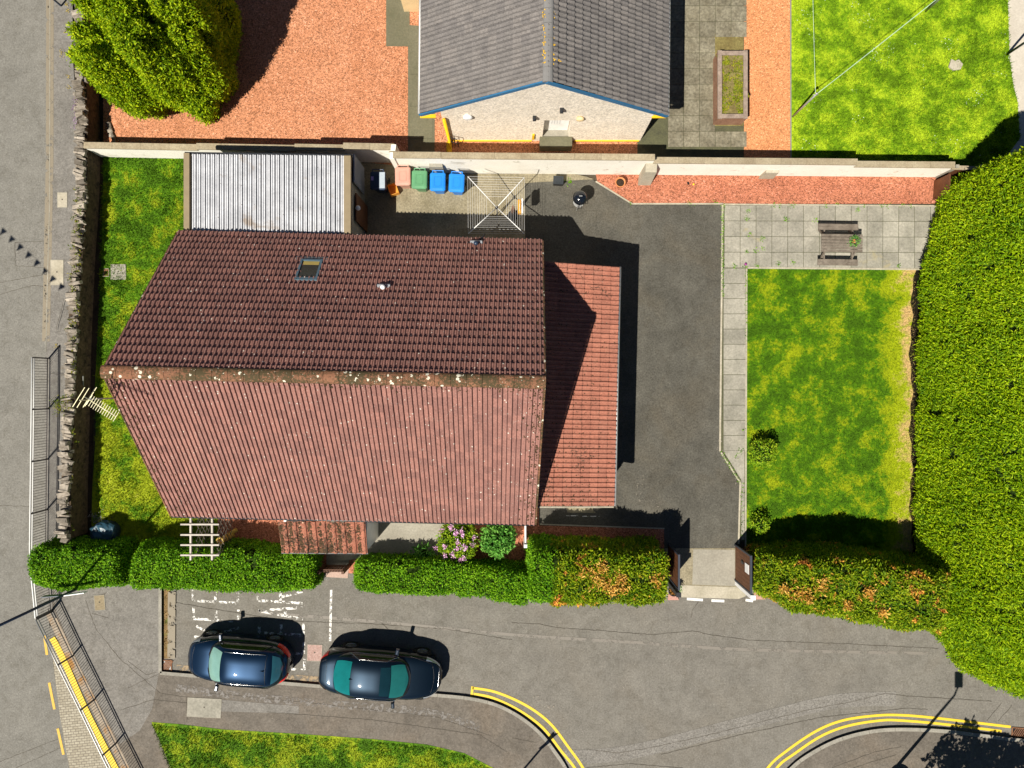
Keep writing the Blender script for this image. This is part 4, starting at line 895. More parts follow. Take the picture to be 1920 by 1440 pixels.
# conifer at the street corner
tr = thing('conifer_tree', 'large many lobed golden green cypress beside the street wall', 'tree', flatv(345,160,0))
lobes = [((302,204),(.8,.72,2.6),2.4,.3),((276,160),(.68,.75,2.2),2.1,.35),((372,186),(.92,.74,2.9),2.7,.25),((348,142),(.85,.8,3.1),2.9,.25),((424,168),(.62,.72,2.3),2.1,.3),
 ((424,116),(.78,.85,3.0),2.8,.25),((392,78),(.85,.9,2.9),2.7,.25),((325,88),(.8,.85,2.9),2.7,.25),((296,118),(.6,.65,2.5),2.4,.3),((396,212),(.5,.45,1.1),.9,.1)]
grids = [blob_grid((*G(*c)[:2],zc), r, .3, 48, 34, 30+i, -.95, tp) for i,(c,r,zc,tp) in enumerate(lobes)]
leafy('crown', grids, 900, .115, .05, M['leaf_cyp'], M['leaf_core'], tr, .6, .75, .1, .12)
mb = MB()
for i,(c,r,zc,tp) in enumerate(lobes): b = flatv(345,160,0).lerp(flatv(*c,0),.5); mb.tube([(b.x,b.y,0),(*G(*c)[:2],zc*.7),(*G(*c)[:2],zc*1.3)], [.13,.09,.03], 7)
mb.build('trunk', M['bark'], tr, True, True)
sb = [blob_grid((*G(436,66)[:2],1.3),(.62,.9,1.4),.16,26,16,50), blob_grid((*G(424,30)[:2],1.2),(.6,.7,1.3),.16,26,16,51)]
tag(leafy('dark_shrub', sb, 500, .12, .05, M['leaf_cyp'], M['leaf_core'], None, .5), 'smaller dark shrub in the shade of the big cypress', 'shrub')

def stem_bush(name, label, cat, c, r, z, mat, dens, size, width, seed, group=None):
    t = thing(name, label, cat, flatv(*c,0), 0, group)
    leafy('foliage', [blob_grid((*G(*c)[:2],z), r, .2, 24, 14, seed)], dens, size, width, mat, M['leaf_core'], t, .4, 1.0, .12, .08)
    mb = MB(); mb.tube([flatv(*c,0),flatv(*c,z*.8)],.03,6); mb.build('stem', M['bark'], t, world_coords=True); return t
rh = stem_bush('flowering_bush', 'round bush covered in pink blossom beside the concrete path', 'bush', (862,1003), (.72,.72,.6), .75, M['leaf_bush'], 520, .12, .05, 61)
gb = stem_bush('green_bush', 'soft green leafy bush next to the pink flowering one', 'bush', (934,1002), (.58,.6,.55), .7, M['leaf_green'], 420, .15, .09, 62)
pt_, nr_ = grid_sample(blob_grid((*G(862,1003)[:2],.78),(.76,.76,.62),.2,24,14,61), 44)
Vp, Fp, bs_ = [], [], 0
for p,n in zip(pt_,nr_):
    if n[2] < .05: continue
    k = 40; q = p+n*.05+rng.normal(size=(k,3))*.045; v,f = leaf_arrays(q, np.repeat(n[None],k,0), .05, .045, .3, .9); Vp.append(v); Fp.append(f+bs_); bs_ += len(v)
mesh_np('blossom', np.concatenate(Vp), np.concatenate(Fp), M['petal'], rh)
stem_bush('lawn_bush', 'small round yellow green bush on the lawn edge near the path bend', 'bush', (1422,846), (.48,.5,.42), .5, M['leaf_bush'], 600, .08, .045, 63)
stem_bush('small_bush', 'little bush on the lawn edge close to the brown gate', 'bush', (1418,978), (.34,.34,.32), .36, M['leaf_bush'], 600, .08, .045, 64)
stem_bush('spiky_plant', 'low leafy plant behind the low clipped hedge', 'plant', (795,1033), (.35,.2,.2), .2, M['leaf_green'], 300, .22, .06, 65)

# tree beyond the picture edge whose shade falls on the corner pavement
ot = thing('street_tree', 'leafy tree by the corner pavement beyond the picture edge', 'tree', flatv(1720,1560,0))
og = [blob_grid((*G(1715+dx,1500+dy)[:2],z),(r,r,r*.8),.3,20,12,70+i) for i,(dx,dy,z,r) in enumerate([(0,0,4.0,.7),(30,25,4.4,.6),(75,10,4.0,.7),(110,25,4.2,.6),(-30,20,3.8,.6),(60,50,4.6,.8),(0,60,4.2,.9),(100,60,4.3,.9),(20,-30,4.0,.35),(130,5,4.3,.3)])]
leafy('crown', og, 70, .2, .15, M['leaf_green'], None, ot, .2, 1.2)
mb = MB(); mb.tube([flatv(1720,1560,0),flatv(1735,1550,2.2),flatv(1750,1540,4.2)],[.14,.1,.05],8); mb.build('trunk', M['bark'], ot, True, True)

# grass and weeds
def in_poly(x, y, poly):
    c = np.zeros(len(x),bool); n = len(poly)
    for i in range(n):
        x1,y1_ = poly[i]; x2,y2_ = poly[(i+1)%n]
        if y1_ == y2_: continue
        c ^= ((y1_>y)!=(y2_>y)) & (x < (x2-x1)*(y-y1_)/(y2_-y1_)+x1)
    return c
def grass(name, label, poly, dens, hgt, mat, z, wid=.012, clip=None, tuft=.0):
    q = [G(*p)[:2] for p in poly]; xs = [a for a,b in q]; ys = [b for a,b in q]; A = (max(xs)-min(xs))*(max(ys)-min(ys)); n = int(A*dens)
    x = rng.uniform(min(xs),max(xs),n); y = rng.uniform(min(ys),max(ys),n); k = in_poly(x,y,q)
    k &= (np.abs(x)<21.5)&(np.abs(y)<16.5); x, y = x[k], y[k]; n = len(x)
    base = np.stack([x,y,np.full(n,z)],1); a = rng.uniform(0,2*PI,n); w = np.stack([np.cos(a),np.sin(a),np.zeros(n)],1)*wid
    hh_ = hgt*(1+tuft*2*(vnoise(base,2.2,5)-.3))*rng.uniform(.5,1.4,n); hh_ = np.maximum(hh_,.01)
    tip = base+np.stack([rng.normal(0,.55,n)*hh_,rng.normal(0,.55,n)*hh_,hh_],1)
    V = np.stack([base-w,base+w,tip],1).reshape(-1,3); F = np.arange(3*n).reshape(n,3)
    return tag(mesh_np(name, V, F, mat), label, 'grass', None, 'stuff')
grass('lawn_blades', 'mown grass of the east lawn beside the huge hedge', [(1403,506),(1716,508),(1712,1035),(1400,1035)], 900, .035, M['lawn_e'], .008)
grass('lawn_blades', 'rough grass between the stone wall and the big house', [(192,292),(345,298),(400,300),(400,960),(410,1040),(180,1040),(180,800)], 1100, .05, M['lawn_w'], .004, .014, None, .6)
grass('lawn_blades', 'bright long grass of the northern garden', [(1487,-60),(1890,-60),(1893,110),(1900,160),(1908,190),(1912,260),(1860,322),(1487,312)], 900, .06, M['lawn_n'], .008, .015, None, .8)
grass('lawn_blades', 'grass verge beside the southern footway', [(286,1355),(420,1369),(560,1377),(700,1387),(800,1397),(870,1413),(925,1441),(1010,1500),(320,1500),(320,1440),(300,1390)], 1100, .05, M['lawn_s'], .106, .014, None, .6)
def weeds(name, label, spots, mat, size=.07, wid=.025):
    Vp, Fp, b = [], [], 0
    for (x,y,r,n,z) in spots:
        c = np.array(G(x,y,z)); q = c+rng.normal(size=(n,3))*np.array([r,r,0]); v,f = leaf_arrays(q, np.tile([0,0,1.0],(n,1)), size, wid, .3, 1.1, .3, 0.0); Vp.append(v); Fp.append(f+b); b += len(v)
    return tag(mesh_np(name, np.concatenate(Vp), np.concatenate(Fp), mat), label, 'weeds', None, 'stuff')
sp = [(x+random.uniform(-3,3),y,.05,14,.03) for x,y in ((1362,386),(1452,386),(1462,386),(1480,386),(1488,385),(1545,386),(1572,385),(1620,386),(1650,386),(1660,386),(1690,386),(1705,386),(1295,382),(1345,379),(1180,381))]
sp += [(x,y,.045,24,.03) for x,y in ((1400,410),(1472,412),(1529,413),(1608,394),(1404,440),(1429,447),(1429,465),(1400,472),(1415,472),(1460,495),(1488,492),(1376,500),(1398,500),(1684,498),(1420,500),(1402,396))]
sp += [(1354.5,y,.02,9,.03) for y in range(395,560,5)]+[(1398,y,.02,5,.03) for y in range(510,640,8)]+[(1352+(y-848)*.62,y,.03,10,.03) for y in range(848,905,5)]+[(1391,y,.03,6,.03) for y in range(905,1010,9)]
sp += [(1388,846,.05,20,.03),(1380,855,.05,14,.03),(1392,805,.04,10,.03),(1068,340,.06,40,.03),(800,1047,.2,60,.03)]
weeds('weeds', 'green weeds growing in the joints of the paving', sp, M['leaf_priv'])
sp = [(x+random.uniform(-6,6),y,.04,12,random.uniform(.9,1.12)) for (x,y) in [(172+random.uniform(0,7)- max(0,yy-400)*.035, yy) for yy in range(370,1000,7)]]+[(143,756,.12,90,1.1),(150,764,.13,110,1.15),(154,748,.1,60,1.1)]
weeds('wall_ivy', 'green moss and creepers along the stone wall', sp, M['moss'], .08, .035)
sp = [(168,y,.05,14,.95) for y in (205,215,222,230,238,245,252)]; weeds('wall_flowers', 'mauve flowers on the street side of the stone wall', sp, foliage('mauve_flowers',(.2,.12,.22),(.35,.2,.38),(.5,.35,.5)), .05, .03)
sp = [(x,y,.05,16,.06) for x,y in ((117,105),(130,145),(131,165),(118,98),(128,20),(126,8),(125,60),(108,648))]; weeds('wild_flowers', 'small yellow wild flowers at the foot of the street wall', sp, foliage('yellow_flowers',(.3,.25,.02),(.6,.45,.03),(.7,.55,.08)), .05, .025)
sp = [(random.uniform(1340,1390),random.uniform(118,228),.05,16,.62) for _ in range(110)]
weeds('planter_weeds', 'yellow green weeds filling the raised timber bed', sp, foliage('planter_leaves',(.1,.14,.005),(.22,.28,.01),(.4,.36,.03),None,2.5), .08, .035)
sp = [(random.uniform(305,318),random.uniform(1096,1235),.06,8,.01) for _ in range(40)]
weeds('gutter_moss', 'moss and dead leaves in the channel beside the parking bay', sp, foliage('dead_leaf_mix',(.06,.08,.01),(.18,.12,.04),(.3,.18,.07),None,4), .05, .03)

# ---------------------------------------------------------------- street furniture
def railing(name, label, pts, m_rail, m_bar, z0=0.0, tags=None):
    pts = [Vector(G(x,y,z0)) for x,y in pts]; t = thing(name, label, 'railing', pts[0], 0, 'railings along the street')
    # resample posts every ~2 m along path
    L = [0.0]
    for a,b in zip(pts,pts[1:]): L.append(L[-1]+(b-a).length)
    def at(s):
        for i in range(len(pts)-1):
            if s <= L[i+1]+1e-6: return pts[i].lerp(pts[i+1], (s-L[i])/max(1e-6,L[i+1]-L[i]))
        return pts[-1]
    n = max(1,round(L[-1]/2.02)); sp_ = L[-1]/n; Hh = .98
    for k in range(n+1):
        p = at(k*sp_); mb = MB(); mb.box(p+Vector((0,0,Hh/2)), (.05,.05,Hh)); mb.build('post', m_bar, t, world_coords=True)
    for nm,z,r,mt in (('top_rail',Hh,.024,m_rail),('upper_rail',Hh-.13,.02,m_rail),('bottom_rail',.09,.02,m_bar)):
        mb = MB(); mb.tube([p+Vector((0,0,z)) for p in pts], r, 8); mb.build(nm, mt, t, True, True)
    for k in range(n):
        mb = MB(); m = int(sp_/.1)
        for j in range(1,m): p = at(k*sp_+j*sp_/m); mb.tube([p+Vector((0,0,.09)),p+Vector((0,0,Hh-.13))], .009, 5, False)
        mb.build('infill_bars', m_bar, t, world_coords=True)
    return t
railing('street_railing', 'white topped pedestrian railing along the stone wall, bending at its lower end', [(93,672),(92,780),(90.5,900),(89,1020),(92,1070),(99,1143)], M['white_steel'], M['dark_steel'], .04)
railing('street_railing', 'long railing running slantwise over the thick yellow line', [(99,1146),(135,1222),(180,1313),(220,1396),(262,1480),(300,1556)], M['galv'], M['dark_steel'], .016)
sp_t = thing('sign_post', 'tall dark pole with two small finger plates at the pavement corner', 'sign post', G(185,1085,.1))
mb = MB(); mb.tube([G(185,1085,.1),G(185,1085,1.6),G(185,1085,5.7)],[.06,.05,.045],12); mb.build('pole', M['navy'], sp_t, True, True)
mb = MB(); mb.box(Vector(G(185,1085,2.15))+Vector((-.4,-.03,0)),(.72,.03,.24),math.radians(4)); mb.build('sign_plate', M['navy'], sp_t, world_coords=True)
mb = MB(); mb.box(Vector(G(185,1085,2.15))+Vector((.42,.05,.0)),(.74,.03,.24),math.radians(8)); mb.build('sign_plate', M['white'], sp_t, world_coords=True)
sg = thing('road_sign', 'road sign on a thin pole just beyond the lower picture edge', 'road sign', G(968,1456,.1))
mb = MB(); mb.tube([G(968,1456,.1),G(968,1456,3.3)],.04,10); mb.build('pole', M['galv'], sg, True, True)
mb = MB(); c = Vector(G(968,1456,2.9)); mb.box(c+Vector((0,-.06,0)),(.62,.03,.62),math.radians(35),0,PI/4); mb.build('sign_plate', M['white'], sg, world_coords=True)
lp = thing('lamp_post', 'street lamp beyond the lower picture edge with a flat lantern', 'street lamp', G(1664,1452,.1))
mb = MB(); b = Vector(G(1664,1452,0)); mb.tube([b,b+Vector((0,0,4.2)),b+Vector((0,0,5.2)),b+Vector((.1,.12,5.7)),b+Vector((.15,.35,5.9))],[.07,.06,.05,.04,.035],12); mb.build('pole', M['galv'], lp, True, True)
mb = MB(); mb.box(b+Vector((.17,.62,5.93)),(.3,.6,.12),.0,0,0,.03); mb.build('lantern', M['galv'], lp, world_coords=True)
fp = thing('barrel_planter', 'round tub with orange flowers at the lower picture edge', 'planter', G(1668,1468,.1))
mb = MB(); mb.lathe(G(1668,1468,.1),[(.3,0),(.36,.3),(.4,.8),(.36,.8),(.34,.7)],24); mb.build('tub', M['black'], fp, True, True)
bp = thing('bunting', 'string of small triangular pennants high above the street', 'bunting', G(-260,537,8))
A_, B_ = Vector(G(-260,537,8)), Vector(G(1180,1870,8)); mb = MB(); mb.tube([A_,B_],.0012,4); mb.build('cord', M['black'], bp, world_coords=True)
for k in range(10):
    p = Vector(G(-160+k*15.9+168-168, 630+k*14.7,8)); d = Vector((1,-.92,0)).normalized()
    mb = MB(); q = p-d*.13; r_ = p+d*.13; tip_ = p+Vector((-.06,-.05,-.34)); n = Vector((0,0.004,0)); mb.add([q,r_,tip_,q+n,r_+n,tip_+n],[(0,1,2),(5,4,3),(0,3,4,1),(1,4,5,2),(2,5,3,0)]); mb.build('pennant', M['navy'], bp, world_coords=True)
bf = thing('corner_frame', 'dark blue steel frame corner poking in above the conifer by the street', 'frame', G(112,-10,.04))
for a,b in (((88,-14),(116,13)),((116,13),(140,-14))):
    mb = MB(); bar(mb, G(*a,.9), G(*b,.9), .1, .06); mb.build('rail', M['navy'], bf, world_coords=True)
for a in ((90,-14),(116,12),(138,-14)):
    mb = MB(); mb.box(G(*a,.45),(.05,.05,.84)); mb.build('leg', M['navy'], bf, world_coords=True)
def cover(name, label, x, y, w, h, z, mat, cat='access cover', rz=0, frame=None):
    t = thing(name, label, cat, P(x,y,z), rz)
    mb = MB(); mb.box((0,0,.004),(w-.04,h-.04,.012)); mb.build('lid', mat, t)
    mb = MB()
    for s in (-1,1): mb.box((s*(w/2-.01),0,.003),(.02,h,.016)); mb.box((0,s*(h/2-.01),.003),(w-.04,.02,.016))
    mb.build('frame', frame or M['concrete_path'], t); mb = MB(); mb.box((0,.02,.012),(.05,.05,.004)); mb.build('lifting_hole', M['crack'], t); return t
cover('access_cover', 'buff access cover in the narrow pavement, higher of the two by the stone wall', 117,375,.4,.6,.044,M['concrete_pale'])
cover('access_cover', 'cream access cover in the narrow pavement under the pennant shadows', 107,511,.52,1.0,.044,M['concrete_pale'])
cover('access_cover', 'small tan access cover set in asphalt below the first clipped hedge', 187,1130,.42,.6,.108,M['sand'],rz=.08)
cover('manhole_cover', 'pale concrete inspection cover in the side lawn', 222,510,.6,.6,.012,M['slab'])
cover('manhole_cover', 'pinkish ribbed cover between the two parked cars', 590,1224,.6,.66,.008,surf('pink_iron',(.3,.19,.16),(.4,.28,.25),8,(.6,1.3),24),rz=-.03)
cover('concrete_cover', 'large pale concrete slab in the southern footway', 383,1327,1.33,.75,.105,M['slab'],rz=-.05)
cover('small_cover', 'rusty square cover beside the pale one in the side lawn', 199,511,.24,.32,.012,M['rust'])
def grate(name, label, x, y, w, h, rz, z=.004):
    t = thing(name, label, 'drain', P(x,y,z), rz); mb = MB(); mb.box((0,0,-.002),(w-.06,h-.06,.004)); mb.build('pit', M['black'], t)
    mb = MB()
    for s in (-1,1): mb.box((s*(w/2-.02),0,.008),(.04,h,.02)); mb.box((0,s*(h/2-.02),.008),(w-.08,.04,.02))
    mb.build('frame', M['rust'], t); mb = MB(); n = 7
    for k in range(n): mb.box(((k+.5)/n*(w-.08)-(w-.08)/2,0,.010),(.03,h-.02,.014),-.5)
    mb.build('bars', M['rust'], t)
grate('drain_grate', 'iron drain grate in the corner of the parking bay', 313,1248,.4,.46,0,.01)
grate('drain_grate', 'rusty drain grate beside the end of the yellow lines', 1911,1375,.62,.46,-.08,.012)
tl = thing('leaning_pole', 'thin steel pole beyond the pale path at the picture edge', 'pole', G(1888,102,0))
mb = MB(); mb.tube([G(1888,102,0),G(1888,102,4.5)],.045,8); mb.build('shaft', M['navy'], tl, True, True)
# washing poles and lines
def wpole(label, x, y):
    t = thing('washing_pole', label, 'washing pole', G(x,y,0), 0, 'washing poles on the bright grass')
    mb = MB(); mb.tube([(0,0,0),(0,0,2.2)],.035,10); mb.build('shaft', M['galv'], t, True); mb = MB(); mb.tube([(-.1,0,2.1),(.1,0,2.1)],.012,6); mb.lathe((0,0,2.2),[(.045,0),(.045,.03),(.01,.05)],10); mb.build('cap', M['galv'], t, True); return t
wpole('steel washing pole by the edge of the orange path', 1486,219); wpole('steel washing pole at the upper edge among the long grass', 1735,22); wpole('washing pole beyond the upper edge of the picture', 1478,-160)
def wline(label, a, b, dz, sag=.1):
    a, b = Vector(G(*a,2.1+dz)), Vector(G(*b,2.1+dz)); mb = MB(); mb.tube([a.lerp(b,k/10)-Vector((0,0,sag*(1-(k/5-1)**2))) for k in range(11)], .007, 5); return tag(mb.build('washing_line', plain('line_green',(.45,.6,.45),.6), None, True), label, 'washing line')
wline('double washing line between the two steel poles, upper cord', (1486,219),(1735,22),0.05); wline('slacker cord of the washing line between the two steel poles', (1486,219),(1735,22),-.05,.25); wline('thin washing line running straight up out of the picture', (1486,219),(1478,-160),0,.05)

# ---------------------------------------------------------------- television aerial
ae = thing('television_aerial', 'yellowish television aerial on a short mast at the gable of the big house', 'aerial', flatv(394,745,6.2))
al = plain('aerial_metal', (.55,.52,.33), .45, .3)
def PA(px,py,z=7.75): return Vector(P(px,py,z))
m0 = PA(172,748); gp = Vector((flatv(394,735,0).x, m0.y, 6.3))
mb = MB(); mb.tube([gp+Vector((.05,0,-.1)), gp+Vector((-.08,0,0)), Vector((m0.x,m0.y,6.9)), m0+Vector((0,0,.12))], .02, 8); mb.build('mast', M['galv'], ae, True, True)
b0, b1 = PA(157,743), PA(218,781); dirb = (b1-b0).normalized(); nb_ = Vector((-dirb.y,dirb.x,0))
mb = MB(); mb.tube([b0,b1],.016,6)
mb.build('boom', al, ae, True, True); mb = MB()
for k in range(13):
    p = b0.lerp(b1,.18+.82*k/12); w = .16; mb.tube([p-nb_*w+Vector((0,0,.01)),p+nb_*w+Vector((0,0,.01))],.009,5)
mb.build('elements', al, ae, world_coords=True); mb = MB()
p = b0+dirb*.12
for dz_ in (-.28,-.14,.14,.28): mb.tube([p-nb_*.32+Vector((0,0,dz_))-dirb*abs(dz_)*.3,p+nb_*.32+Vector((0,0,dz_))-dirb*abs(dz_)*.3],.012,5)
mb.tube([p-nb_*.05+Vector((0,0,-.3)),p-nb_*.05+Vector((0,0,.3))],.014,5)
mb.build('reflector', al, ae, world_coords=True)
mb = MB(); mb.tube([flatv(158,738,.05),flatv(182,706,.9)],.022,6); tag(mb.build('steel_tube', M['galv']), 'thin steel tube leaning against the dark inner face of the stone wall', 'tube')

# ---------------------------------------------------------------- timber arch
ar = thing('garden_arch', 'bleached timber arch with lattice sides between the house and hedge', 'garden arch', flatv(423,985,0))
W = M['wood_pale']
def vbox(nm, c, d, mat=W, rz=0): mb = MB(); mb.box(c,d,rz); return mb.build(nm, mat, ar, world_coords=True)
for x in (405,442):
    vbox('beam', flatv(x,975,2.17), (.06,2.05,.08))
    for y in (943,1020): vbox('post', flatv(x,y,1.07), (.07,.07,2.14))
for y in (946,962,980,997.5,1015): vbox('rafter', flatv(422,y,2.235), (1.38,.055,.05))
for x in (405,442):
    mb = MB(); a = flatv(x,943,0); b = flatv(x,1020,0); Ln = a.y-b.y
    for k in range(-5,6):
        for s in (-1,1):
            pts2 = []
            for u in np.linspace(0,1,40):
                y = u*Ln; z = .3+ (y-k*.3)*s if s>0 else .3+(k*.3+Ln-y)
                if .3 <= z <= 1.75: pts2.append((a.x,a.y-y,z))
            if len(pts2) > 1: mb.tube([pts2[0],pts2[-1]],.011,4)
    mb.build('lattice', M['wood_grey'], ar, world_coords=True)
# bits lying by the arch
cp = thing('chimney_pot', 'mustard coloured clay pot standing open beside the timber arch', 'pot', flatv(434,1003,0))
mb = MB(); mb.lathe((0,0,0),[(.14,0),(.12,.1),(.12,1.0),(.15,1.05),(.15,1.12),(.10,1.12),(.095,.5)],20); mb.build('body', M['mustard'], cp, True)
mb = MB(); mb.tube([flatv(402,1018,.25),flatv(446,992,.1)],[.07,.08],12); tag(mb.build('clay_pipe', M['mustard'], None, True), 'mustard clay pipe lying in the shade beside the arch', 'pipe')
wbn = thing('water_butt', 'dark blue covered tub in the shaded corner of the side garden', 'tub', flatv(208,995,0))
mb = MB(); mb.lathe((0,0,0),[(.4,0),(.46,.5),(.44,.55)],20); mb.build('tub', M['navy'], wbn, True)
mb = MB(); V0 = blob_grid((0,0,.5),(.5,.45,.22),.35,20,8,80,-.2); q = V0.reshape(-1,3); idx = np.arange(len(q)).reshape(V0.shape[:2])
o = mesh_np('cover_sheet', q, np.stack([idx[:-1,:-1],idx[1:,:-1],idx[1:,1:],idx[:-1,1:]],2).reshape(-1,4), plain('blue_sheet',(.02,.06,.09),.4), wbn, False, None, False)
sp = [(random.gauss(185,8),random.gauss(975,6),.03,4,.02) for _ in range(60)]; weeds('pebbles', 'pale pebbles spilled in the shaded corner by the tub', sp, plain('pebble',(.35,.33,.3)), .04, .035)
# garden gate in the low hedge gap
gg = thing('garden_gate', 'low dark brown wooden garden gate in the gap between the clipped hedges', 'gate', flatv(633,1062,0))
mb = MB(); mb.box(flatv(633,1058,.85),(.86,.06,.1)); mb.box(flatv(633,1058,.25),(.86,.06,.1)); mb.build('rail', M['wood_brown'], gg, world_coords=True)
for k in range(8):
    mb = MB(); mb.box(flatv(615+k*5.1,1060,.5),(.08,.025,.9)); mb.build('slat', M['wood_brown'], gg, world_coords=True)
for x in (611,655): mb = MB(); mb.box(flatv(x,1060,.55),(.1,.1,1.1)); mb.build('post', M['wood_brown'], gg, world_coords=True)
# white fence board beside the bushes
wf_ = thing('white_screen', 'narrow white screen panel standing between the green bush and tall hedge', 'screen', flatv(985,985,0))
mb = MB(); mb.box(flatv(984,985,.65),(.05,1.1,1.3)); mb.build('panel', M['white'], wf_, world_coords=True)
for y in (962,1009): mb = MB(); mb.box(flatv(984,y,.7),(.12,.12,1.4)); mb.build('post', M['white'], wf_, world_coords=True)

# ---------------------------------------------------------------- driveway gates
def dgate(label, x, y0, y1, flip, group='driveway gates'):
    t = thing('driveway_gate', label, 'gate', flatv(x,y1,0), 0, group); L = (y1-y0)/PPM; Hh = 1.86
    mb = MB(); n = 9
    for k in range(n): mb.box((0,(k+.5)*L/n,Hh/2+.04),(.03,L/n-.006,Hh-.1))
    mb.build('boards', M['wood_brown'], t)
    mb = MB(); mb.box((0,L/2,Hh),(.07,L,.06)); mb.box((0,.03,Hh/2),(.06,.06,Hh)); mb.box((0,L-.03,Hh/2),(.06,.06,Hh)); mb.build('frame', plain('dark_gate_edge',(.03,.035,.05),.5), t)
    return t
gR = dgate('brown boarded gate standing open with a white notice on it', 1378, 1020, 1088, 1)
mb = MB(); mb.box((-.03,.85,1.5),(.012,.34,.42)); mb.build('notice', M['white'], gR)
mb = MB(); mb.box((-.04,.95,1.0),(.03,.1,.22)); mb.build('latch', M['black'], gR)
gL = dgate('brown boarded gate standing open in the shade beside the orange flecked hedge', 1252, 1018, 1081, -1)
for (x,y,lb) in ((1381,1093,'white square gate post beside the gate with the notice'),(1251,1088,'pale gate post next to the dark flower pot')):
    gp_ = thing('gate_post', lb, 'gate post', flatv(x,y,0)); mb = MB(); mb.box((0,0,.95),(.14,.14,1.9),bev=.01); mb.build('post', M['white'] if x>1300 else M['gutter'], gp_); mb = MB(); mb.box((0,0,1.92),(.18,.18,.04),bev=.01); mb.build('cap', M['white'] if x>1300 else M['gutter'], gp_)
for (x,y,w,h,lb) in ((1262,1119,.42,.22,'pink concrete foot of the gate opening under the flower pot'),(1424,1113,.45,.42,'pink concrete foot beside the white gate post')):
    mb = MB(); mb.prism([(P(x,y)[0]-w/2,P(x,y)[1]-h/2),(P(x,y)[0]+w/2,P(x,y)[1]-h/2),(P(x,y)[0]+w/2*.7,P(x,y)[1]+h/2),(P(x,y)[0]-w/2,P(x,y)[1]+h/2)],0,.06); tag(mb.build('concrete_block', surf('pink_concrete',(.38,.2,.16),(.46,.27,.22))), lb, 'concrete block')
fpt = thing('flower_pot', 'dark round pot with orange plant remains beside the gate opening', 'flower pot', flatv(1259,1102,0))
mb = MB(); mb.lathe((0,0,0),[(.13,0),(.2,.36),(.22,.42),(.19,.42),(.17,.34)],24); mb.build('pot', M['black'], fpt, True)
V0 = blob_grid((0,0,.36),(.15,.15,.07),.2,16,8,81,-.3); leafy('plant', [V0], 1500, .06, .03, foliage('dried_plant',(.2,.07,.02),(.45,.2,.04),(.6,.35,.08)), M['leaf_core'], fpt, wc=False)
V0 = blob_grid((.2,.03,.3),(.1,.12,.1),.2,12,8,82,-.3); leafy('sprig', [V0], 600, .08, .04, M['leaf_green'], None, fpt, wc=False)
marking('drive_lines', [[(1062,967),(1085,967)],[(1092,968),(1124,968)]], .03, M['white_paint'], .02)
sheet('drive_slab', [(1062,951),(1110,951),(1117,962),(1064,961)], .02, M['concrete'])

# ---------------------------------------------------------------- wheelie bins
def bin_(label, x, y, rz, col, rough=.45, lidcol=None):
    t = thing('wheelie_bin', label, 'wheelie bin', flatv(x,y,.0), rz, 'wheelie bins'); m = plain('bin_plastic_%s'%label.split()[0], col, rough)
    lm = plain('lid_plastic_%s'%label.split()[0], lidcol, rough) if lidcol else m
    mb = MB(); rings = [(.0,.19,-.2,.2),(.06,.2,-.21,.21),(.9,.26,-.30,.29),(.93,.285,-.33,.31),(1.0,.285,-.33,.31)]; v = []
    for z,hx,y0_,y1_ in rings:
        c_ = .05
        for a,b in ((-hx+c_,y0_),(hx-c_,y0_),(hx,y0_+c_),(hx,y1_-c_),(hx-c_,y1_),(-hx+c_,y1_),(-hx,y1_-c_),(-hx,y0_+c_)): v.append((a,b,z))
    f = [tuple(range(7,-1,-1)),tuple(range(32,40))]+[(k*8+i,k*8+(i+1)%8,k*8+8+(i+1)%8,k*8+8+i) for k in range(4) for i in range(8)]
    mb.add(v,f); mb.build('body', m, t)
    mb = MB(); hx = .29; v = []
    for z,ins in ((1.0,0),(1.05,.0),(1.075,.03),(1.085,.09)):
        for a,b in ((-hx+.05,-.37),(hx-.05,-.37),(hx,-.32),(hx,.27),(hx-.05,.32),(-hx+.05,.32),(-hx,.27),(-hx,-.32)): v.append((a*(1-ins/.29),-.025+(b+.025)*(1-ins/.35),z))
    mb.add(v,[tuple(range(7,-1,-1)),tuple(range(24,32))]+[(k*8+i,k*8+(i+1)%8,k*8+8+(i+1)%8,k*8+8+i) for k in range(3) for i in range(8)])
    for s in (-1,1): mb.box((s*.13,-.02,1.088),(.012,.34,.018))
    mb.box((0,.15,1.088),(.27,.012,.018)); mb.box((0,-.2,1.088),(.27,.012,.018))
    mb.build('lid', lm, t)
    mb = MB(); mb.tube([(-.2,.4,1.02),(.2,.4,1.02)],.018,8); mb.box((-.2,.35,1.02),(.03,.12,.04)); mb.box((.2,.35,1.02),(.03,.12,.04)); mb.build('handle', m, t)
    for s in (-1,1): mb = MB(); 
    for s in (-1,1):
        mb = MB(); mb.tube([(s*.24,.26,.1),(s*.29,.26,.1)],.1,16); mb.build('wheel', M['black'], t)
    return t
bin_('navy wheelie bin with a grey reflection painted on its lid, in the shade next to the garage', 718,352,.0,(.02,.035,.07),.4)
sb_ = None
bin_('pale pink wheelie bin, first of the row against the white wall', 763,344,.02,(.5,.26,.2))
bin_('green wheelie bin between the pink one and the blue ones', 793,350,-.02,(.09,.25,.12))
bin_('blue wheelie bin beside the green one', 826,354,-.01,(.01,.19,.62))
bin_('blue wheelie bin at the end of the row next to the rotary dryer', 860,356,-.04,(.012,.2,.65))
for o in [o for o in bpy.data.objects if o.name.startswith('wheelie_bin')]:
    if 'navy' in o['label']:
        mb = MB(); mb.box((.17,-.02,1.09),(.2,.6,.02)); mb.build('lid_reflection', plain('painted_reflection',(.35,.4,.45),.3), o); mb = MB(); mb.box((-.2,.05,1.09),(.09,.15,.012)); mb.build('sticker', plain('lilac_sticker',(.3,.22,.5)), o)  # pale grey plate on the navy lid paints its reflection
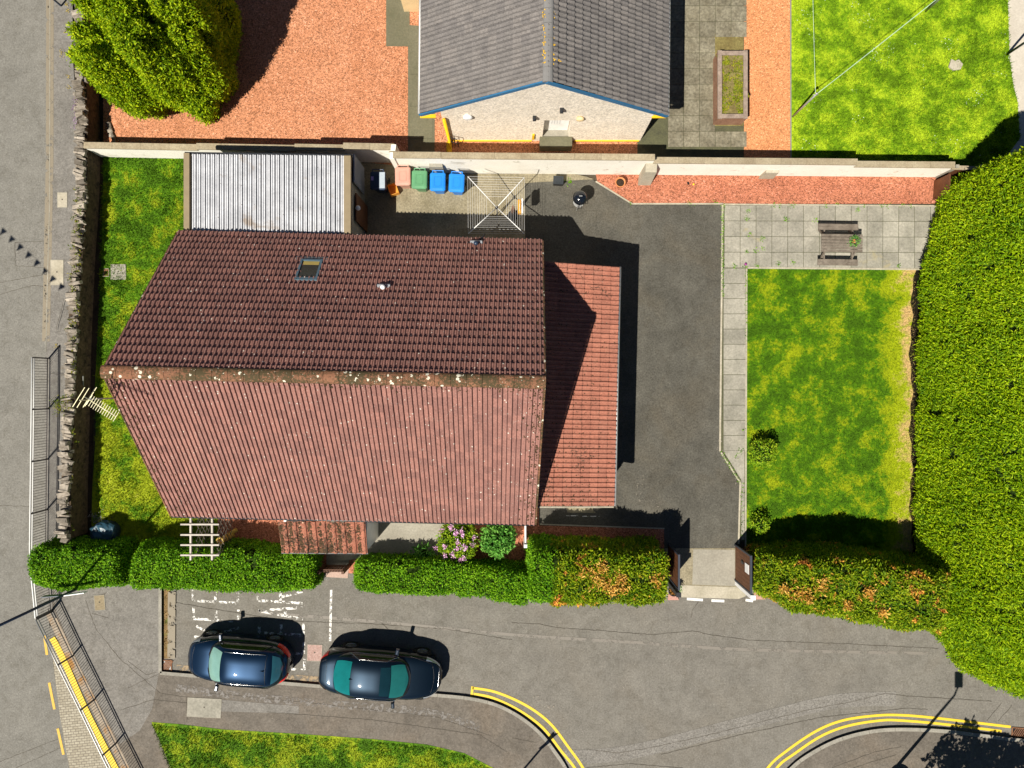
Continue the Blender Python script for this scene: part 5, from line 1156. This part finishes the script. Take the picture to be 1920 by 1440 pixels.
ob = thing('plastic_tub', 'small orange plastic tub in the shade between the navy and pink bins', 'tub', flatv(739,358,0), .35)
mb = MB(); 
for s in (-1,1): mb.box((s*.16,0,.15),(.02,.42,.3)); mb.box((0,s*.2,.15),(.3,.02,.3))
mb.box((0,0,.02),(.3,.38,.03)); mb.build('body', plain('orange_plastic',(.6,.25,.03)), ob)

# ---------------------------------------------------------------- rotary dryer
rd = thing('rotary_dryer', 'square rotary clothes dryer with white arms and grey lines in the yard', 'rotary dryer', flatv(933,407,0))
mb = MB(); mb.tube([(0,0,0),(0,0,1.62)],[.025,.02],10); mb.build('pole', M['galv'], rd, True)
tips = [Vector(P(x,y,1.9))-Vector(rd.location) for x,y in ((877,331),(983,333),(983,438),(878,438))]; hub = Vector((0,0,1.5))
for p in tips: mb = MB(); mb.tube([hub,p],.017,6); mb.build('arm', M['white_steel'], rd, True)
mb = MB(); mb.lathe((0,0,1.42),[(.05,0),(.06,.05),(.05,.14)],12); mb.build('hub', M['black'], rd, True)
for j in range(9):
    f = .36+.64*j/8; mb = MB(); q = [hub.lerp(p,f)+Vector((0,0,.01)) for p in tips]
    for k in range(4): mb.tube([q[k],q[(k+1)%4]],.004,4,False)
    mb.build('line', plain('grey_line',(.6,.6,.6),.5) if j==0 else bpy.data.materials['grey_line'], rd)
pb = thing('peg_bag', 'orange peg bag hanging from the lines of the rotary dryer', 'peg bag', Vector(P(974,388,1.35)))
mb = MB(); mb.box((0,0,0),(.12,.5,.32),0,0,0,.04); mb.build('bag', plain('orange_cloth',(.6,.28,.02),.8), pb); mb = MB(); mb.box((.1,0,.05),(.05,.52,.3)); mb.build('flap', M['white'], pb); mb = MB(); mb.tube([(0,-.2,.15),(0,0,.45),(0,.2,.15)],.006,5); mb.build('hook', M['white_steel'], pb)
bt = thing('folded_parasol', 'brown folded parasol standing by the dryer', 'parasol', flatv(962,404,0)); 
mb = MB(); mb.lathe((0,0,0),[(.03,0),(.03,.6),(.09,.65),(.06,1.1),(.02,1.55)],12); mb.build('canopy', plain('brown_cloth',(.16,.07,.035),.85), bt, True); mb = MB(); mb.lathe((0,0,0),[(.2,0),(.2,.06),(.05,.08)],16); mb.build('base', M['black'], bt)

# ---------------------------------------------------------------- barbecue, pots, small things
bq = thing('kettle_barbecue', 'black kettle barbecue on a tripod in the yard', 'barbecue', flatv(1084,381,0))
mb = MB(); prof = [(.27*math.cos(a),.82+.2*math.sin(a)) for a in np.linspace(0,PI/2*.98,10)]; mb.lathe((0,0,0),[(.28,.80)]+prof,28); mb.build('lid', plain('black_enamel',(.006,.008,.012),.12,0,.7), bq, True)
mb = MB(); mb.lathe((0,0,0),[(.06,.54),(.16,.58),(.25,.68),(.275,.80)],28); mb.build('bowl', plain('black_bowl',(.008,.008,.01),.3), bq, True)
mb = MB(); mb.box((0,.0,1.06),(.12,.03,.03)); mb.box((-.05,0,1.03),(.015,.02,.05)); mb.box((.05,0,1.03),(.015,.02,.05)); mb.build('lid_handle', M['galv'], bq)
mb = MB(); mb.tube([(-.02,-.27,.74),(-.04,-.4,.74),(.06,-.4,.74),(.04,-.27,.74)],.014,6); mb.build('bowl_handle', M['black'], bq)
for k in range(3): mb = MB(); a = 2*PI*k/3+.3; mb.tube([(.15*math.cos(a),.15*math.sin(a),.6),(.3*math.cos(a),.3*math.sin(a),0)],.013,6); mb.build('leg', M['galv'], bq)
mb = MB(); mb.lathe((0,0,.15),[(.02,0),(.2,.0),(.21,.03)],20); mb.build('ash_tray', M['galv'], bq)
bx_ = thing('black_box', 'small black lidded box against the white wall', 'box', flatv(1046,342,0), -.05); mb = MB(); mb.box((0,0,.15),(.36,.28,.3),bev=.02); mb.build('body', M['black'], bx_); mb = MB(); mb.box((0,0,.32),(.4,.32,.05),bev=.015); mb.box((0,0,.352),(.24,.16,.02)); mb.build('lid', plain('charcoal_plastic',(.03,.035,.04),.3), bx_)
tp = thing('terracotta_pot', 'orange terracotta pot with soil on the red gravel', 'flower pot', flatv(1161,346,0)); mb = MB(); mb.lathe((0,0,0),[(.13,0),(.18,.28),(.2,.28),(.2,.34),(.165,.34),(.155,.26)],24); mb.build('pot', M['terracotta'], tp, True); mb = MB(); mb.lathe((0,0,.25),[(.15,0),(.155,.02),(.02,.04)],16); mb.build('soil', M['soil'], tp)
mb = MB(); mb.lathe(flatv(1300,346,.0),[(.005,.012)]+[(.04*math.cos(a),.04+.04*math.sin(a)) for a in np.linspace(-1.3,1.4,8)],12); tag(mb.build('ball', plain('yellow_ball',(.7,.45,.02)), None, True), 'tiny yellow ball on the red gravel', 'ball')
mb = MB(); mb.box(flatv(1290,344,.03),(.07,.1,.05),.4,.3,0,.01); tag(mb.build('pebble', M['black']), 'small dark stone on the red gravel beside the yellow ball', 'stone')
mb = MB(); mb.lathe(flatv(1397,496,.02),[(.01,0)]+[(.05*math.cos(a),.05+.05*math.sin(a)) for a in np.linspace(-1.3,1.4,8)],12); tag(mb.build('purple_flower', plain('purple_petal',(.25,.03,.2))), 'single purple flower at the corner of the lawn', 'flower')
mb = MB(); q = [(-.3,-.1),(-.1,-.26),(.2,-.22),(.3,0),(.12,.2),(-.05,.14),(-.2,.22)]; c = Vector(G(1790,122)); mb.prism([(c.x+a*.9,c.y+b*.9) for a,b in q],.0,.09); tag(mb.build('flat_stone', M['concrete_pale']), 'pale flat stone in the long bright grass', 'stone')

# ---------------------------------------------------------------- picnic bench
pn = thing('picnic_bench', 'weathered grey timber picnic bench on the paving slabs', 'picnic bench', flatv(1562,463,0), -.015)
for k in range(6): mb = MB(); mb.box((0,-.29+k*.116,.74),(1.56,.096,.035)); mb.build('table_plank', M['wood_grey'], pn)
for s in (-1,1):
    mb = MB(); mb.box((-.02,s*.68-.06,.45),(1.54,.11,.035)); mb.box((-.02,s*.68+.06,.45),(1.54,.11,.035)); mb.build('seat', M['wood_grey'], pn)
for s in (-1,1):
    for q in (-1,1): mb = MB(); bar(mb, (s*.58,q*.68,0), (s*.58,q*.2,.72), .05, .09); mb.build('leg', M['wood_grey'], pn)
    mb = MB(); mb.box((s*.54,0,.415),(.04,1.5,.09)); mb.build('cross_beam', M['wood_grey'], pn)
tpt = thing('table_plant', 'small green plant in a pot on the picnic bench', 'pot plant', Vector(pn.location)+Vector((.41,.05,.76))); mb = MB(); mb.lathe((0,0,0),[(.05,0),(.07,.1),(.06,.1)],14); mb.build('pot', M['terracotta'], tpt)
V0 = blob_grid((0,0,.15),(.17,.17,.12),.2,12,8,83,-.4); leafy('leaves', [V0], 900, .07, .03, M['leaf_green'], None, tpt, wc=False)
# raised bed
rb = thing('raised_bed', 'raised bed of reddish timber sleepers full of weeds', 'planter', flatv(1363,173,0)); w_, l_ = 1.12, 2.56
for nm,c,d in (('side_board',(-w_/2+.06,0,.34),(.10,l_,.68)),('side_board',(w_/2-.06,0,.34),(.10,l_,.68)),('end_board',(0,-l_/2+.05,.34),(w_-.22,.10,.68)),('end_board',(0,l_/2-.05,.34),(w_-.22,.10,.68))):
    mb = MB(); mb.box(c,d); mb.build(nm, M['wood_sleeper'], rb)
for c,d in (((-w_/2+.07,0,.705),(.16,l_+.04,.045)),((w_/2-.07,0,.705),(.16,l_+.04,.045)),((0,-l_/2+.08,.705),(w_-.30,.16,.045)),((0,l_/2-.08,.705),(w_-.30,.16,.045))):
    mb = MB(); mb.box(c,d); mb.build('capping', M['timber_top'], rb)
mb = MB(); mb.box((0,0,.3),(w_-.23,l_-.21,.58)); mb.build('soil', M['weedy'], rb)

# ---------------------------------------------------------------- cars
def lerpc(x, pts):
    xs = [p[0] for p in pts]; ys = [p[1] for p in pts]
    # smooth monotone-ish interpolation
    i = max(0,min(len(xs)-2, int(np.searchsorted(xs,x))-1)); t = min(1,max(0,(x-xs[i])/(xs[i+1]-xs[i])))
    m = lambda j: 0 if j in (0,len(xs)-1) else (ys[j+1]-ys[j-1])/(xs[j+1]-xs[j-1])
    h = xs[i+1]-xs[i]; return (2*t**3-3*t**2+1)*ys[i]+(t**3-2*t**2+t)*h*m(i)+(-2*t**3+3*t**2)*ys[i+1]+(t**3-t**2)*h*m(i+1)
def car(spec, paint, glass_f, glass_r):
    t = thing(spec['name'], spec['label'], 'car', spec['loc'], spec['rz'])
    L, W = spec['L'], spec['W']; hl = L/2; top = spec['top']; ax = spec['axles']; wr = spec['wr']; belt = spec['belt']
    def Wd(x):
        u = abs(x)/hl; pf = spec['pf'] if x > 0 else spec['pr']; return W/2*max(0,(1-u**pf))**(1/2.6)*(1-.035*u)
    zs = .52
    def body(x, th):     # th 0 (left side) .. pi (right side)
        w = Wd(x); zt = lerpc(x, top); c, s_ = math.cos(th), math.sin(th); n = .36
        y = w*math.copysign(abs(c)**n, c); z = zs+(zt-zs)*abs(s_)**.62
        return Vector((x, y, z))
    u = np.linspace(-PI/2,PI/2,90); xs = hl*np.sin(u)*.9995*(1)+0; xs = np.sign(xs)*hl*(np.abs(xs)/hl)**.93
    NT = 30; grid = []
    for x in xs:
        w = Wd(x); row = []
        for z,k in ((.2,.93),(.26,.97),(.34,.985),(.43,.995)): row.append(Vector((x,w*k,z)))
        row += [body(x,PI*j/NT) for j in range(NT+1)]
        for z,k in ((.43,.995),(.34,.985),(.26,.97),(.2,.93)): row.append(Vector((x,-w*k,z)))
        grid.append(row)
    nr = len(grid[0]); V = [p for r_ in grid for p in r_]; F = []
    for i in range(len(xs)-1):
        for j in range(nr-1):
            cx = (xs[i]+xs[i+1])/2; cz = (grid[i][j].z+grid[i][j+1].z)/2; cy = abs(grid[i][j].y+grid[i][j+1].y)/2
            if cy > .55*W/2 and any((cx-a)**2+(cz-wr)**2 < (wr+.05)**2 for a in ax) and cz < .75: continue
            F.append((i*nr+j,(i+1)*nr+j,(i+1)*nr+j+1,i*nr+j+1))
    F += [tuple(range(nr))[::-1], tuple(range((len(xs)-1)*nr,len(xs)*nr))]
    bo = mesh_np('body', V, F, paint, t, True, None, False)
    F2 = np.cross(np.array(V[F[2000][1]]-V[F[2000][0]]), np.array(V[F[2000][2]]-V[F[2000][0]]))
    if F2[2] < 0: bo.data.flip_normals()
    mb = MB(); mb.box((0,0,.35),(L*.86,W*.74,.42)); mb.build('underbody', M['black'], t)
    # greenhouse
    g0, g1 = spec['gh']; roof = spec['roof']
    def gw(x):
        q = (x-(g0+g1)/2)/((g1-g0)/2); return spec['gw']*max(0,1-abs(q)**spec.get('gp',5))**.5
    def green(x, th, off=0.0):
        w = gw(x); zb = belt-.06; zt = max(lerpc(x, roof), zb+.01); c, s_ = math.cos(th), math.sin(th)
        y = w*math.copysign(abs(c)**.62, c); z = zb+(zt-zb)*abs(s_)**.72
        p = Vector((x,y,z))
        if off:
            e = 1e-3; a = green(x+e,th)-green(x-e,th); b = green(x,th+e)-green(x,th-e); n = a.cross(b)
            if n.length > 1e-12: n.normalize(); n = n if n.z > 0 or n.y*c > 0 else -n; p = p+n*off
        return p
    def bodyo(x, th, off):
        e = 1e-3; a = body(x+e,th)-body(x-e,th); b = body(x,th+e)-body(x,th-e); n = a.cross(b); n.normalize()
        if n.dot(Vector((0,math.cos(th),math.sin(th)))) < 0: n = -n
        return body(x,th)+n*off
    def patch(nm, fn, path, mat, nu=16, nv=16, par=t, thick=None):
        """path(u,v)->(x,th)"""
        v = []; 
        for i in range(nu+1):
            for j in range(nv+1): v.append(fn(*path(i/nu,j/nv)))
        f = [(i*(nv+1)+j,(i+1)*(nv+1)+j,(i+1)*(nv+1)+j+1,i*(nv+1)+j+1) for i in range(nu) for j in range(nv)]
        o = mesh_np(nm, v, f, mat, par, True, None, False)
        return o
    lin = lambda a,b,k: a+(b-a)*k
    # paint shell of the cabin
    patch('roof', lambda x,th: green(x,th), lambda u_,v_: (lin(g0+.003,g1-.003,u_), PI*(1-v_)), paint, 60, 40)
    wf0, wf1 = spec['ws']; wr0, wr1 = spec['rw']
    tp0 = spec.get('pil', .62)
    def th_at(x, yy):     # theta so that lateral fraction equals yy
        return math.acos(min(1,max(-1,yy))**(1/.62))
    def glasspath(x0, x1, y0f, y1f, bow0, bow1):
        def f(u_, v_):
            k = 2*v_-1; yf = lin(y0f,y1f,u_)*abs(k); th = math.acos(min(.999,yf)**(1/.62)) if yf > 0 else PI/2; th = th if k > 0 else PI-th
            x = lin(x0-bow0*k*k, x1-bow1*k*k, u_); return x, th
        return f
    ofs = lambda d: (lambda x,th: green(x,th,d))
    patch('windscreen', ofs(.012), glasspath(wf0,wf1,spec['wsw'][0],spec['wsw'][1],.04,.16), glass_f, 16, 24)
    patch('rear_window', ofs(.012), glasspath(wr1,wr0,spec['rww'][0],spec['rww'][1],-.03,-.1), glass_r, 12, 24)
    sx0, sx1 = spec['side']
    for sgn in (1,-1):
        def sp2(u_, v_):
            x = lin(sx0,sx1,u_); lo = .12; hi = spec.get('sh',.74)*min(1, (min(u_,1-u_)*spec.get('st',4.5))**.75+.02); th = lin(lo,max(lo+.01,hi),v_); return x, (th if sgn>0 else PI-th)
        patch('side_window', ofs(.012), sp2, M['car_glass_side'], 24, 6)
        edge = [ofs(.02)(*sp2(k/24,1)) for k in range(25)]+[ofs(.02)(*sp2(1-k/24,0)) for k in range(25)]
        mb = MB(); mb.tube(edge+[edge[0]], .009, 5, False); mb.build('window_trim', M['chrome'] if spec.get('chrome') else M['black'], t, True)
        mb = MB(); y = (sgn*(gw(spec['mirror'])+.13)); mz = belt+.0; mb.box((spec['mirror'],sgn*(W/2+.09),mz+.02),(.12,.22,.15),sgn*-.15,0,0,.035); mb.box((spec['mirror']+.02,sgn*(W/2-.04),mz-.02),(.06,.12,.04)); mb.build('door_mirror', M['navy_gloss'], t, False)
        # head and tail lamps
        def hl_(u_, v_):
            x = lin(spec['hlx'][0],spec['hlx'][1],u_); th = lin(spec['hlt'][0],spec['hlt'][1],v_)*(1-.25*u_*spec.get('hk',1)); return x-.10*v_*0, (th if sgn>0 else PI-th)
        patch('headlight', lambda x,th: bodyo(x,th,.02), hl_, M['lamp_glass'], 12, 8)
        def tl_(u_, v_):
            x = lin(spec['tlx'][0],spec['tlx'][1],u_); th = lin(spec['tlt'][0],spec['tlt'][1],v_); return x, (th if sgn>0 else PI-th)
        patch('tail_light', lambda x,th: bodyo(x,th,.02), tl_, M['lamp_red'], 10, 6)
        for a in ax:
            wt = thing('w',None,None); bpy.data.objects.remove(wt)
            mb = MB(); y0_ = sgn*(W/2-.03); y1_ = sgn*(W/2-.24)
            mb.lathe((a,y0_,wr), [(wr*.62,-sgn*.09),(wr*.66,-sgn*.012),(wr*.95,0),(wr,-sgn*.03),(wr,-sgn*.19),(wr*.9,-sgn*.21)], 32, 'y'); ty = mb.build('wheel', M['tyre'], t, True)
            mb = MB(); mb.lathe((a,y0_-sgn*.05,wr),[(.02,0),(wr*.63,0),(wr*.64,-sgn*.05)],24,'y')
            for k in range(5):
                an_ = 2*PI*k/5+.4; c_ = Vector((a+math.cos(an_)*wr*.33,y0_-sgn*.035,wr+math.sin(an_)*wr*.33)); mb.box(c_,(wr*.6,.04,.05),0,0,-an_)
            mb.lathe((a,y0_-sgn*.02,wr),[(wr*.58,-sgn*.02),(wr*.62,0),(wr*.66,-sgn*.02)],24,'y')
            mb.build('rim', M['alloy'], ty)
    def line(nm, pts2, fn, r, mat): mb = MB(); mb.tube([fn(x,th,.003) for x,th in pts2], r, 5); return mb.build(nm, mat, t, True)
    bo_ = lambda x,th,o: bodyo(x,th,o)
    def Th(x, yf): c = math.copysign(abs(yf)**(1/.36), yf); return math.acos(c)
    hx = g1-.02
    line('bonnet_gap', [(hl-.28-.10*k*k, Th(0,.80*k)) for k in np.linspace(-1,1,17)], bo_, .005, M['black'])
    for sgn in (1,-1): line('bonnet_gap', [(lin(g1-.25,hl-.36,k), Th(0,sgn*lin(.93,.80,k))) for k in np.linspace(0,1,10)], bo_, .005, M['black'])
    patch('scuttle', ofs(.006), glasspath(wf1+.02,wf1+.11,spec['wsw'][1]*.99,.99,.17,.2), M['black'], 4, 20)
    if spec.get('panel'): patch('sunroof', ofs(.008), glasspath(spec['panel'][0],spec['panel'][1],.62,.66,.0,.02), M['panel_glass'], 8, 12)
    if spec['boot']:
        line('boot_gap', [(g0+.0-.06-.0*k, Th(0,.72*k)) for k in np.linspace(-1,1,15)], bo_, .005, M['black'])
        for sgn in (1,-1): line('boot_gap', [(lin(g0-.06,-hl+.12,k), Th(0,sgn*.72)) for k in np.linspace(0,1,8)], bo_, .005, M['black'])
    mb = MB(); a = green(spec['fin'],PI/2); mb.add([a+Vector((-.09,-.02,0)),a+Vector((-.09,.02,0)),a+Vector((.09,0,0)),a+Vector((-.08,0,.06))],[(0,1,3),(1,2,3),(2,0,3),(0,2,1)]); mb.build('roof_aerial', M['black'], t)
    if spec.get('rails'):
        for sgn in (1,-1):
            mb = MB(); mb.tube([green(x,PI/2+sgn*-.62,.015) for x in np.linspace(wr1+.25,wf0-.12,14)],.012,6); mb.build('roof_rail', M['chrome'], t, True)
        mb = MB(); mb.tube([green(wr1+.22-.03*k*k,PI/2+k*.62,.006) for k in np.linspace(-1,1,15)],.008,5); mb.build('spoiler_gap', M['black'], t, True)
        mb = MB(); c_ = Vector((-hl+.13,.1,.86)); mb.box(c_,(.05,.42,.10),0,0,.5); mb.build('number_plate', plain('yellow_plate',(.7,.55,.03)), t)
        mb = MB(); mb.tube([green(wr0-.02,PI/2+k*.5,.02) for k in (0,.5)],.01,5); mb.build('wiper', M['black'], t)
    else:
        mb = MB(); mb.box((hl-.035,0,.5),(.04,.5,.1),0,0,-.2,.008); mb.build('number_plate', plain('white_plate',(.6,.6,.58)), t)
        patch('grille', bo_ if False else (lambda x,th: bodyo(x,th,.012)), lambda u_,v_: (lin(hl-.10,hl-.02,u_), PI/2+(v_*2-1)*.62), M['black'], 4, 14)
        line('grille_trim', [(hl-.11, PI/2+k*.64) for k in np.linspace(-1,1,15)], bo_, .012, M['chrome'])
    mb = MB(); mb.tube([green(wf1+.06-.17*k*k,PI/2+k*1.0,.012) for k in np.linspace(-.9,.9,11)],.01,5); mb.build('wiper', M['black'], t)
    return t
def paint_mat(name, c, rough=.36):
    m, nt, bs = new_mat(name); v = pos(nt)
    col = mixc(nt, c, tuple(x*1.15 for x in c), noise(nt, v, 1.5, 3)); nt.links.new(col, bs.inputs['Base Color'])
    bs.inputs['Metallic'].default_value = .5; bs.inputs['Specular IOR Level'].default_value = .1; bs.inputs['Roughness'].default_value = rough; bs.inputs['Coat Weight'].default_value = 1; bs.inputs['Coat Roughness'].default_value = .03
    return m
M['car_glass_side'] = plain('side_glass',(.012,.014,.012),.05,0,.8); M['chrome'] = plain('chrome',(.7,.7,.7),.15,1); M['navy_gloss'] = plain('mirror_shell',(.012,.022,.04),.2,.3,.5,1)
M['panel_glass'] = plain('sunroof_glass',(.004,.02,.028),.05,0,.6); M['lamp_glass'] = plain('headlamp_lens',(.45,.5,.58),.12,.5); M['lamp_red'] = plain('tail_lamp_lens',(.7,.012,.01),.15); M['tyre'] = plain('tyre_rubber',(.012,.012,.013),.8); M['alloy'] = plain('alloy_wheel',(.4,.42,.45),.35,.8)
c = Vector(G(719,1250)); 
car(dict(name='parked_saloon', label='dark blue saloon parked between the small hatchback and the yellow lines', loc=(c.x,c.y,0), rz=math.radians(-4.7), L=4.68, W=1.84, pf=4.2, pr=5.0,
  top=[(-2.34,.72),(-2.26,.95),(-2.1,1.03),(-1.7,1.07),(-1.2,1.05),(0,.98),(.9,.99),(1.3,.96),(1.8,.87),(2.15,.74),(2.3,.62),(2.34,.55)], belt=.98, axles=(-1.26,1.50), wr=.33,
  gh=(-1.92,1.30), roof=[(-1.92,.93),(-1.75,1.04),(-1.2,1.30),(-.85,1.39),(-.3,1.44),(.25,1.43),(.6,1.33),(1.0,1.12),(1.30,.93)], gw=.85, gp=4, ws=(.52,1.12), wsw=(.72,.86), rw=(-1.68,-1.0), rww=(.74,.80),
  side=(-1.15,.72), sh=.72, mirror=.62, hlx=(1.72,2.22), hlt=(.3,.85), tlx=(-2.31,-1.98), tlt=(.05,.75), fin=-.95, boot=True, chrome=True, panel=(.12,.5)), paint_mat('saloon_paint',(.003,.009,.017)), plain('green_tinted_glass',(.012,.11,.105),.06,0,.6), plain('teal_tinted_glass',(.005,.12,.12),.06,0,.6))
c = Vector(G(460,1225))
car(dict(name='parked_hatchback', label='small mid blue hatchback with red tail lamps and silver roof rails in the marked bay', loc=(c.x,c.y,0), rz=math.radians(180-4.5), L=3.95, W=1.75, pf=4.0, pr=5.5,
  top=[(-1.975,.70),(-1.92,.9),(-1.8,.98),(-1.4,1.0),(0,1.0),(.9,1.02),(1.3,.98),(1.65,.88),(1.88,.74),(1.975,.6)], belt=1.0, axles=(-1.2,1.25), wr=.31,
  gh=(-1.90,1.12), roof=[(-1.90,.93),(-1.72,1.15),(-1.5,1.38),(-1.3,1.47),(-.6,1.53),(0,1.53),(.35,1.46),(.8,1.2),(1.12,.95)], gw=.80, gp=6, ws=(.40,.97), wsw=(.68,.86), rw=(-1.80,-1.50), rww=(.72,.66),
  side=(-1.4,.72), sh=.70, st=7, mirror=.62, hlx=(1.45,1.88), hlt=(.2,.8), tlx=(-1.94,-1.5), tlt=(.25,.95), fin=-1.15, boot=False, rails=True), paint_mat('hatchback_paint',(.0022,.012,.031)), plain('pale_green_glass',(.15,.28,.24),.06,0,.6), plain('rear_glass',(.02,.09,.12),.06,0,.6))
